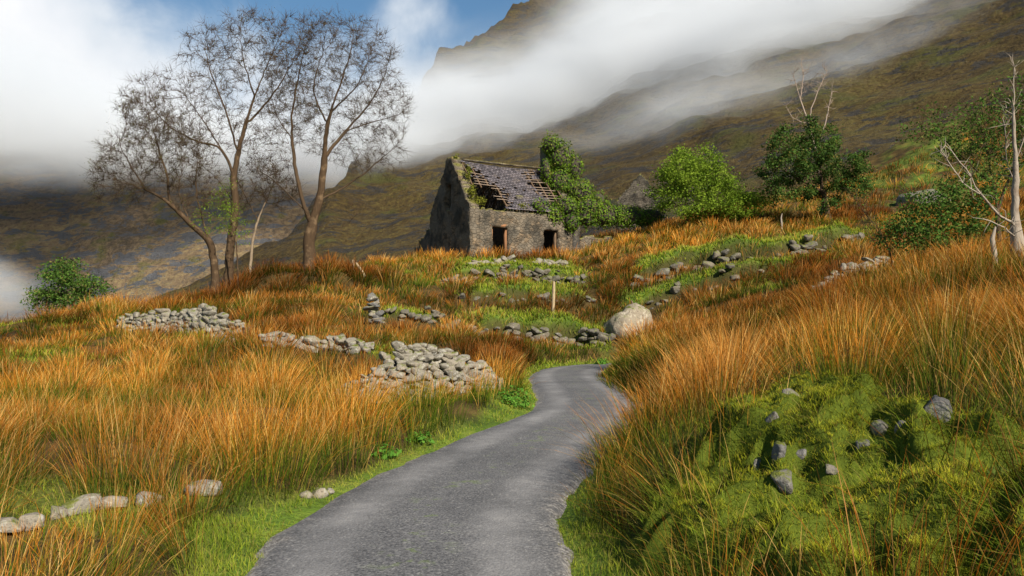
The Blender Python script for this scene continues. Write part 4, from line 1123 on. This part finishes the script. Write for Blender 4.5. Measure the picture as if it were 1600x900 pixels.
tree('dead_tree', 'bleached white dead tree with broken forked limbs at the right edge', 'dead tree',
     [rooted(1592, 18, (1588, 360, 18), (1586, 300, 18), (1586, 240, 18), (1583, 170, 18), (1585, 105, 18)), pl((1590, 352, 18), (1560, 335, 17.7), (1530, 300, 17.6), (1508, 262, 17.6), (1490, 240, 17.6)), pl((1590, 372, 18), (1560, 350, 17.5), (1535, 342, 17.4)), pl((1530, 302, 17.6), (1505, 285, 17.5), (1470, 235, 17.5)), pl((1588, 290, 18), (1575, 255, 18.2), (1570, 200, 18.2)), pl((1586, 250, 18), (1600, 215, 18), (1608, 190, 18))],
     [(1470, 230, 17.5, 16, 20, .3, 1), (1568, 190, 18.2, 12, 20, .3, .8), (1610, 185, 18, 12, 18, .3, .8)], 26, .16, m_deadw, m_deadw, step=.2, infl=2, kill=.3, tip=.02, ntwig=120, tw=(.15, .5), tw_r=.009, seed=21, jitter=.4)
for px, d, h, lab in ((1553, 17, .95, 'broken pale stump in rushes left of dead tree'), (1221, 47, 1.0, 'short pale stump standing left of the holly trunk')):
    p = G(px, d); mb = MB(); mb.tube([(0, 0, -.2), (.02, 0, h * .4), (-.01, .02, h * .75), (.05, 0, h)], [.08, .055, .05, .02], 7)
    tag(mb.build('tree_stump', m_deadw, None, True, p), lab, 'stump', 'broken stumps')


# ---- ivy
m_topmoss = leaf_mat('wall top moss', (.08, .09, .012), (.24, .24, .03), None, .3)


def ivy(name, label, blobs, n, size, mat=m_ivy, shell=.55):
    P = sample_blobs(blobs, n, shell)
    cs = np.array([pix(b[0], b[1], b[2]) for b in blobs]); k = ((P[:, None] - cs[None]) ** 2).sum(-1).argmin(1)
    N = P - cs[k]; N /= np.maximum(np.linalg.norm(N, axis=1), .1)[:, None]
    P = P + rng.normal(scale=.07, size=P.shape) + (.18 * fbm(P[:, 0] * 2.5 + P[:, 1], P[:, 2] * 2.5, 3))[:, None] * N
    V, f, a = leaves_mesh(P, N + np.array((0, -.2, .3)), size)
    off = cs[0].copy(); root = thing(name, label, 'ivy', off)
    link('leaves', mesh_np('leaves', V - off, [f], {'leaf': a}), mat, root)
    mb = MB()
    if mat is m_topmoss: return root
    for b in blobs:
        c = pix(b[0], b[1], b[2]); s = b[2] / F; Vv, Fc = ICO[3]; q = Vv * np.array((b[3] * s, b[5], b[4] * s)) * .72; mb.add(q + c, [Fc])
    mb.build('ivy_shade_core', m_core, root, off=off)  # added dark ellipsoids under the leaves, blocking light through the ivy
    return root


ivy('ivy', 'thick green ivy smothering the chimney and far end of the cottage',
    [(876, 245, 52.2, 23, 28, .7, 1), (874, 285, 52, 22, 26, .7, 1), (898, 262, 52.4, 14, 26, .6, .8), (905, 300, 52, 26, 22, .9, 1), (858, 335, 50, 26, 22, .5, 1.1), (885, 322, 50.2, 22, 18, .6, 1), (842, 322, 49.2, 13, 12, .35, .8), (920, 325, 51, 26, 20, .7, 1), (893, 345, 50.2, 16, 18, .4, 1), (860, 226, 52.0, 17, 18, .8, 1), (853, 265, 51.6, 9, 22, .5, .8), (935, 312, 51.2, 14, 14, .6, .8)], 11000, .14)
ivy('ivy', 'low hedge like ivy mantle along the garden wall', [(915, 338, 51.0, 20, 20, .7, 1), (945, 336, 51.3, 28, 22, .75, 1), (980, 338, 51.9, 30, 20, .75, 1), (1015, 340, 52.4, 28, 19, .75, 1), (935, 320, 51.3, 22, 12, .5, 1)], 6500, .13)
ivy('ivy', 'small yellow green plants along the eave of the gable corner', [(737, 300, 47.6, 7, 14, .3, 1), (748, 314, 47.5, 14, 7, .25, 1), (732, 270, 48.2, 4, 14, .25, 1), (815, 322, 48.7, 9, 5, .2, .7), (712, 243, 49.2, 5, 4, .2, .6)], 1300, .1, m_topmoss, .3)


# ------------------------------------------------------------------ grass
def grass_mat(name, stops, alt, trans=.3):
    m, nt, out = new_mat(name)
    s = nt.node('ShaderNodeSeparateColor', {0: nt.node('ShaderNodeAttribute', attribute_name='blade').outputs['Color']})
    tuft, bl, t = s.outputs; hue = [n for n in nt.n if n.type == 'ATTRIBUTE'][0].outputs['Alpha']
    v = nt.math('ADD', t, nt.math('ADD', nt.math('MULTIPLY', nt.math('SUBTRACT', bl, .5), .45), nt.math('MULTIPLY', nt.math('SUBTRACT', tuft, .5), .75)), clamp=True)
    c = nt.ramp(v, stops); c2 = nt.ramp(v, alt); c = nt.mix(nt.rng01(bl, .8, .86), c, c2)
    if 'rush' in name:
        c = nt.mix(1.0, c, nt.ramp(hue, [(0, (1.3, 1.25, .9)), (.38, (1, 1, 1)), (.6, (.72, .58, .5)), (1, (.34, .25, .25))]), 'MULTIPLY')
    d = nt.node('ShaderNodeBsdfDiffuse', {0: c}); tr = nt.node('ShaderNodeBsdfTranslucent', {0: c})
    mx = nt.node('ShaderNodeMixShader', {0: trans, 1: d.outputs[0], 2: tr.outputs[0]})
    nt.l.new(mx.outputs[0], out.inputs[0]); return m


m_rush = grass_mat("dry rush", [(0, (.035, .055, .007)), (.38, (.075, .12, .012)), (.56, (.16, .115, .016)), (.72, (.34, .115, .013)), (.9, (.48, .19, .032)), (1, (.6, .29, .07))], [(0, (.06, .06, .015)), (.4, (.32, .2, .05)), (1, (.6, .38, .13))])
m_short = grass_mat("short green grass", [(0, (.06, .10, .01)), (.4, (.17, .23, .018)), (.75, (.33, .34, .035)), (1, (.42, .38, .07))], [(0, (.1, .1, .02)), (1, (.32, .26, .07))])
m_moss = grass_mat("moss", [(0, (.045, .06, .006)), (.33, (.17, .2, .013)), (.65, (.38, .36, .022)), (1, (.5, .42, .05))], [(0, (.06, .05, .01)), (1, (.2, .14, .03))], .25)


def blades(root, h, ang, lean, wid, tuft, bl, levels=(0, .38, .72, 1), grav=.35, hue=None):
    n = len(root); lv = np.array(levels); K = len(lv)
    dx, dy = np.cos(ang), np.sin(ang); fa = rng.uniform(0, math.pi, n); wx, wy = np.cos(fa), np.sin(fa)
    Vv = np.empty((n, 2 * K - 1, 3), np.float32); At = np.empty((n, 2 * K - 1, 4), np.float32)
    At[..., 0] = tuft[:, None]; At[..., 1] = bl[:, None]; At[..., 3] = 1 if hue is None else hue[:, None]
    for k, t in enumerate(lv):
        hor = h * lean * (t * .45 + t * t * .55); ver = h * (t - grav * np.minimum(lean, 1.3) ** 2 * t * t * .8)
        x = root[:, 0] + dx * hor; y = root[:, 1] + dy * hor; z = root[:, 2] + ver - .03
        w = wid * (1 - .55 * t) * .5
        if k < K - 1:
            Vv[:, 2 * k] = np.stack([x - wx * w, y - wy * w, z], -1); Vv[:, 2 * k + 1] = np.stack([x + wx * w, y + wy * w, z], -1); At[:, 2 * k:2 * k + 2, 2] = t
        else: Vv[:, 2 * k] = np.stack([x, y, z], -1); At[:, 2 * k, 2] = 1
    o = np.arange(n, dtype=np.int32)[:, None] * (2 * K - 1)
    q = np.concatenate([o + np.array((2 * k, 2 * k + 1, 2 * k + 3, 2 * k + 2), np.int32) for k in range(K - 2)]); t3 = o + np.array((2 * K - 4, 2 * K - 3, 2 * K - 2), np.int32)
    return Vv.reshape(-1, 3), q, t3, At.reshape(-1, 4)


def scatter(n_per_m2, y0, y1, pxl=-220, pxr=1830):
    """random ground points inside the view wedge between two distances"""
    kx0, kx1 = (pxl - 800) / F, (pxr - 800) / F
    area = (kx1 - kx0) * .5 * (y1 * y1 - y0 * y0); n = int(area * n_per_m2)
    y = np.sqrt(rng.uniform(y0 * y0, y1 * y1, n)); x = y * rng.uniform(kx0, kx1, n)
    return x, y


def build_grass(name, parts, mat):
    V, Q, T, At = [], [], [], []; o = 0
    for (v, q, t, a) in parts: V.append(v); Q.append(q + o); T.append(t + o); At.append(a); o += len(v)
    return tag(link(name, mesh_np(name, np.concatenate(V), [np.concatenate(Q), np.concatenate(T)], {'blade': np.concatenate(At)}), mat), kind='stuff')


wall_pts = np.array([(o.matrix_world.translation.x, o.matrix_world.translation.y) for o in ()]) if False else None
KEEP = []           # places the rushes keep clear of: stones that show in front
for nm in COL.objects:
    if nm.type == 'EMPTY' and nm.get('category') in ('stone wall', 'stone heap', 'cairn', 'stone row'):
        for chd in nm.children:
            if chd.name.startswith('stone'): KEEP.append((nm.location.x + chd.location.x, nm.location.y + chd.location.y, .22))
    elif nm.get('category') in ('stone', 'boulder', 'rock'): KEEP.append((nm.location.x, nm.location.y, max(nm.scale) * .9))
KEEP = np.array(KEEP)


FS = [tuple(o.location[:2]) for o in COL.objects if o.get('group') == 'stones lying in the left rushes']


def clear_of(x, y, r=1.0, front=.6):
    ok = np.ones(len(x), bool)
    for (a, b, s) in KEEP:
        dxx = x - a; dyy = y - b
        ok &= ~((np.abs(dxx) < s * r + .04) & (dyy < s * r) & (dyy > -s * r - front))
    return ok


def tussock(x, y, cell):
    """nearest tussock centre on a jittered lattice: distance (in cells), centre, random."""
    X, Y = x / cell, y / cell; xi, yi = np.floor(X).astype(int), np.floor(Y).astype(int)
    best = np.full(x.shape, 9.); cx = np.zeros(x.shape); cyy = np.zeros(x.shape); rr = np.zeros(x.shape)
    for a in (-1, 0, 1):
        for b in (-1, 0, 1):
            p = _perm[(xi + a) & 511, (yi + b) & 511]; q = _perm[(xi + a + 71) & 511, (yi + b + 133) & 511]; r_ = _perm[(xi + a + 201) & 511, (yi + b + 37) & 511]
            ux, uy = xi + a + p, yi + b + q; d = np.hypot(X - ux, Y - uy) / (.75 + .5 * r_); m = d < best
            best = np.where(m, d, best); cx = np.where(m, ux * cell, cx); cyy = np.where(m, uy * cell, cyy); rr = np.where(m, r_, rr)
    return best, cx, cyy, rr


parts = []
for (y0, y1, den, cell) in ((2.6, 7, 1000, .75), (7, 12, 560, .8), (12, 20, 300, .95), (20, 32, 330, 1.15), (32, 52, 210, 1.25), (52, 70, 32, 1.3)):
    x, y = scatter(den, y0, y1, -220, 2200 if y0 < 12 else 1830)
    dist, cx, cyy, rr = tussock(x, y, cell)
    g, ru, mo = zone(x, y)
    right = (x > .8) & (y < 15) | (seg_dist(x, y, RL)[1] < 0) & (y < 28)
    dens = (1 - sstep(.38, .64, dist)) * 1.1 + np.where(right, .14, .06)
    left = (x < RL[np.abs(RL[:, 1][None] - np.clip(y, -5, 26)[:, None]).argmin(1), 0]) & (y < 19) if y0 < 20 else np.zeros(len(x), bool)
    slope = np.hypot(H(x + .25, y) - H(x - .25, y), H(x, y + .25) - H(x, y - .25)) / .5
    if y0 > 15 and y0 < 50: dens = dens * np.clip(.5 + 1.2 * np.maximum(slope - .3, 0), 0, 1.2) + .25 * sstep(.4, .9, slope)
    k = (rng.random(len(x)) < ru * dens) & clear_of(x, y)
    x, y, dist, cx, cyy, rr, right = x[k], y[k], dist[k], cx[k], cyy[k], rr[k], right[k]; left = left[k]; m = len(x)
    dr, side, arc, L = seg_dist(x, y, RL); edge = dr - ROAD_HW
    k = edge > np.where((side < 0) & (y > 8.5), -.45 * sstep(8.5, 11, y) * (1 - sstep(24, 27, y)) + .04, .04); x, y, dist, cx, cyy, rr, right, edge = x[k], y[k], dist[k], cx[k], cyy[k], rr[k], right[k], edge[k]; left = left[k]; m = len(x)
    tall = left * (1 - sstep(1.3, 2.6, edge)) * sstep(6.0, 8.0, y)
    big = (.62 + .55 * rr) * (1 - .5 * sstep(.15, .75, dist)) * (.85 + .3 * fbm(x * .25 + 80, y * .25, 2))
    h = big * np.where(right, 1.0, .84) * rng.uniform(.55, 1.1, m) * (.6 + .4 * sstep(0, .4, edge)) * (1 + .5 * tall) * np.where(right & (y > 7.5), .85, 1) * (1 + .3 * (right & (y < 7) & (x / y > .5))) * np.where(rng.random(m) < .05, 1.25, 1)
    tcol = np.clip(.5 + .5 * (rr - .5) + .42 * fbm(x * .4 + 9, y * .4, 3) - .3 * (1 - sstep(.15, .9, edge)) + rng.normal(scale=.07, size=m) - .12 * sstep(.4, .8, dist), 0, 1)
    qx, _ = to_px(x, y, H(x, y)); bushy = sstep(330, 360, qx) * (1 - sstep(600, 640, qx)) * sstep(37.8, 38.4, y) * (1 - sstep(40.2, 41, y))
    lowfront = sstep(14.2, 15, y) * (1 - sstep(16.6, 17, y)) * sstep(515, 545, qx) * (1 - sstep(720, 750, qx))
    h = h * (1 + .35 * bushy) * (1 - .5 * lowfront)
    if y0 < 8:
        for fs in FS: h = np.where((np.abs(x - fs[0] * y / fs[1]) < .24) & (y < fs[1]) & (y > fs[1] - 1.5), h * .7, h)
    ox, oy = (x - cx) / cell, (y - cyy) / cell
    vx = (1.05 - .5 * tall) * ox + rng.normal(scale=.2, size=m) + np.where(right, -.06, .12) - .3 * ((side[k] if False else 0) if False else (right & (edge < .7))); vy = 1.05 * oy + rng.normal(scale=.2, size=m) - .06
    flat_ = rng.random(m) < .07; vx = np.where(flat_, vx * 2.6 + .2, vx); vy = np.where(flat_, vy * 2.6, vy)
    lean = np.minimum(np.hypot(vx, vy), 1.35); ang = np.arctan2(vy, vx)
    hue = np.clip(.5 + .75 * fbm(x * .22 + 31, y * .22 + 5, 3) + .7 * (np.modf(rr * 7.31)[0] - .5) * .8 + rng.normal(scale=.08, size=m) - .25 * (left * (edge < 2)) - np.where(right, .1, 0) + .3 * bushy, 0, 1)
    wid = np.maximum(.0045, y * .00062) * rng.uniform(.7, 1.4, m)
    parts.append(blades(np.stack([x, y, H(x, y)], -1), h, ang, lean, wid, tcol, rng.random(m), hue=hue))
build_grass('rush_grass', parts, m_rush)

# the mossy bank: a cushioned surface with hollows over the old stones
mx_, my_ = np.meshgrid(np.arange(.75, 4.4, .03), np.arange(2.8, 8.2, .03))


def bank_h(x, y):
    dm = np.hypot((x - MOUND[0][0]) / .91, (y - MOUND[0][1]) / 1.75) + .3 * fbm(x * .9, y * .9, 3)
    w = 1 - sstep(.85, 1.3, dm)
    q = fbm(x * 1.7 + 3, y * 1.7, 2); cush = 1 - np.abs(fbm(x * 2.6 + 12, y * 2.0, 3)) * 2.2
    hol = sstep(.2, .5, fbm(x * 1.9 + 51, y * 2.6 + 7, 3))
    return H(x, y) + w * (.04 + .12 * q + .17 * np.clip(cush, -.5, 1) - .42 * hol + .03 * fbm(x * 11, y * 11, 2)) - (1 - w) * .12, w


bz, bw = bank_h(mx_, my_)
nr, nc = mx_.shape; ii = np.arange(nr * nc).reshape(nr, nc)
qq = np.stack([ii[:-1, :-1], ii[:-1, 1:], ii[1:, 1:], ii[1:, :-1]], -1)[(bw[:-1, :-1] > .02)]
m_bank, nt, out = new_mat("mossy earth")
pos = nt.node('ShaderNodeNewGeometry').outputs['Position']; n1 = nt.noise(pos, 3, 5).outputs[0]; n2 = nt.noise(pos, 40, 4, .7).outputs[0]
c = nt.mix(nt.math('ADD', nt.math('MULTIPLY', n1, .9), nt.math('MULTIPLY', nt.math('SUBTRACT', n2, .5), .5)), (.035, .05, .008), (.13, .16, .016))
bmp = nt.node('ShaderNodeBump', {'Height': n2, 'Strength': 1, 'Distance': .02})
bs = nt.node('ShaderNodeBsdfPrincipled', {'Base Color': c, 'Roughness': 1, 'Normal': bmp.outputs[0], 'Specular IOR Level': .05}); nt.l.new(bs.outputs[0], out.inputs[0])
tag(link('bank', mesh_np('bank', np.stack([mx_, my_, bz], -1).reshape(-1, 3), [qq.reshape(-1, 4)], None, True), m_bank), kind='structure')
for o in COL.objects:
    if o.name.startswith('bank_rock'):
        z = float(bank_h(np.array([o.location.x]), np.array([o.location.y]))[0][0]); o.scale *= .58; o.location.z = z - .45 * o.scale.z

# short green grass on verges, ledges and terraces; a thin growth under the rushes
parts = []; moss_parts = []
for (y0, y1, den) in ((2.6, 7, 2300), (7, 12, 1000), (12, 20, 420), (20, 34, 260), (34, 50, 190)):
    x, y = scatter(den, y0, y1)
    g, ru, mo = zone(x, y); dr, side, arc, L = seg_dist(x, y, RL); edge = dr - ROAD_HW
    k = (rng.random(len(x)) < g * 1.1 * (1 - .93 * mo)) & (edge > -.16 + .2 * fbm(x * 2, y * 2, 3)) & ~house_mask(x, y, 0)
    xx, yy, ee = x[k], y[k], edge[k]; m = len(xx)
    h = (.05 + .09 * rng.random(m) ** 1.5 + .05 * fbm(xx * 1.4, yy * 1.4, 2)) * np.where(yy > 25, 2.2, 1.0) * (.55 + .45 * sstep(-.1, .3, ee)); wid = np.maximum(.0035, yy * np.where(yy > 20, .0011, .0007)) * rng.uniform(.7, 1.4, m)
    parts.append(blades(np.stack([xx, yy, H(xx, yy) + .015], -1), np.maximum(h, .02), rng.uniform(0, 6.28, m), rng.uniform(.1, .9, m), wid, np.clip(.5 + .5 * fbm(xx * .8, yy * .8, 3), 0, 1), rng.random(m), (0, .5, 1)))
    if y0 < 8:
        x, y = scatter(den * 3.2, y0, y1, 1050, 1700); g, ru, mo = zone(x, y)
        bzz, bww = bank_h(x, y); k = (rng.random(len(x)) < bww) & clear_of(x, y, .35, .0); xx, yy, zz = x[k], y[k], bzz[k]; m = len(xx)
        hn = fbm(xx * 3.2 + 7, yy * 3.2, 3)
        h = (.02 + .03 * rng.random(m) + .07 * np.clip(hn, 0, 1)); wid = rng.uniform(.003, .0055, m)
        moss_parts.append(blades(np.stack([xx, yy, zz + .02], -1), h, rng.uniform(0, 6.28, m), rng.uniform(.2, 1.2, m), wid, np.clip(.45 + .6 * fbm(xx * 2.6, yy * 2.6, 3), 0, 1), rng.random(m), (0, .5, 1)))
x, y = scatter(1900, 3.0, 8.2, 1000, 1700); bzz, bww = bank_h(x, y); gn = fbm(x * 1.9 + 70, y * 1.9, 3)
k = (rng.random(len(x)) < bww * sstep(-.25, .3, gn)) & clear_of(x, y, .45, .0); xx, yy, zz, gg = x[k], y[k], bzz[k], gn[k]; m = len(xx)
gxx = (bank_h(xx + .08, yy)[0] - zz) / .08; gyy = (bank_h(xx, yy + .08)[0] - zz) / .08
vx = -gxx * 1.2 + rng.normal(scale=.45, size=m); vy = -gyy * 1.2 + rng.normal(scale=.45, size=m)
parts.append(blades(np.stack([xx, yy, zz], -1), .06 + .2 * rng.random(m) ** 1.6 * (.4 + np.clip(gg, 0, .6)), np.arctan2(vy, vx), np.minimum(np.hypot(vx, vy), 1.3), rng.uniform(.003, .0055, m), np.clip(.45 + .5 * fbm(xx * 1.3, yy * 1.3, 3), 0, 1), rng.random(m), (0, .4, .75, 1)))
build_grass('moss', moss_parts, m_moss)
build_grass('bank_grass', parts[-1:], m_short)
build_grass('short_grass', parts[:-1], m_short)

# ---- leafy weeds on the verge
for px, d, rad_, h, n, lab in ((802, 15.9, .42, .4, 420, 'bright green leafy weed clump at the bend of the left verge'), (600, 10.2, .2, .16, 120, 'low leafy weed patch on the left verge halfway to the bend'),
                               (655, 11.3, .2, .16, 120, 'small round leaved weed beside the left verge rushes'), (940, 31.4, .3, .35, 200, 'green dock clump at the foot of boulder by the road')):
    p = G(px, d); v = rng.normal(size=(n, 3)); v /= np.linalg.norm(v, axis=1)[:, None]; v[:, 2] = np.abs(v[:, 2]); v *= (rng.uniform(.2, 1, n) ** .5)[:, None]
    V, f, a = leaves_mesh(v * (rad_, rad_, h), v + np.array((0, 0, .8)), .07 if d < 20 else .12)
    o = link('weed_clump', mesh_np('weed_clump', V, [f], {'leaf': a}), m_weed, None, p); tag(o, lab, 'weed', 'leafy weeds on the verge')
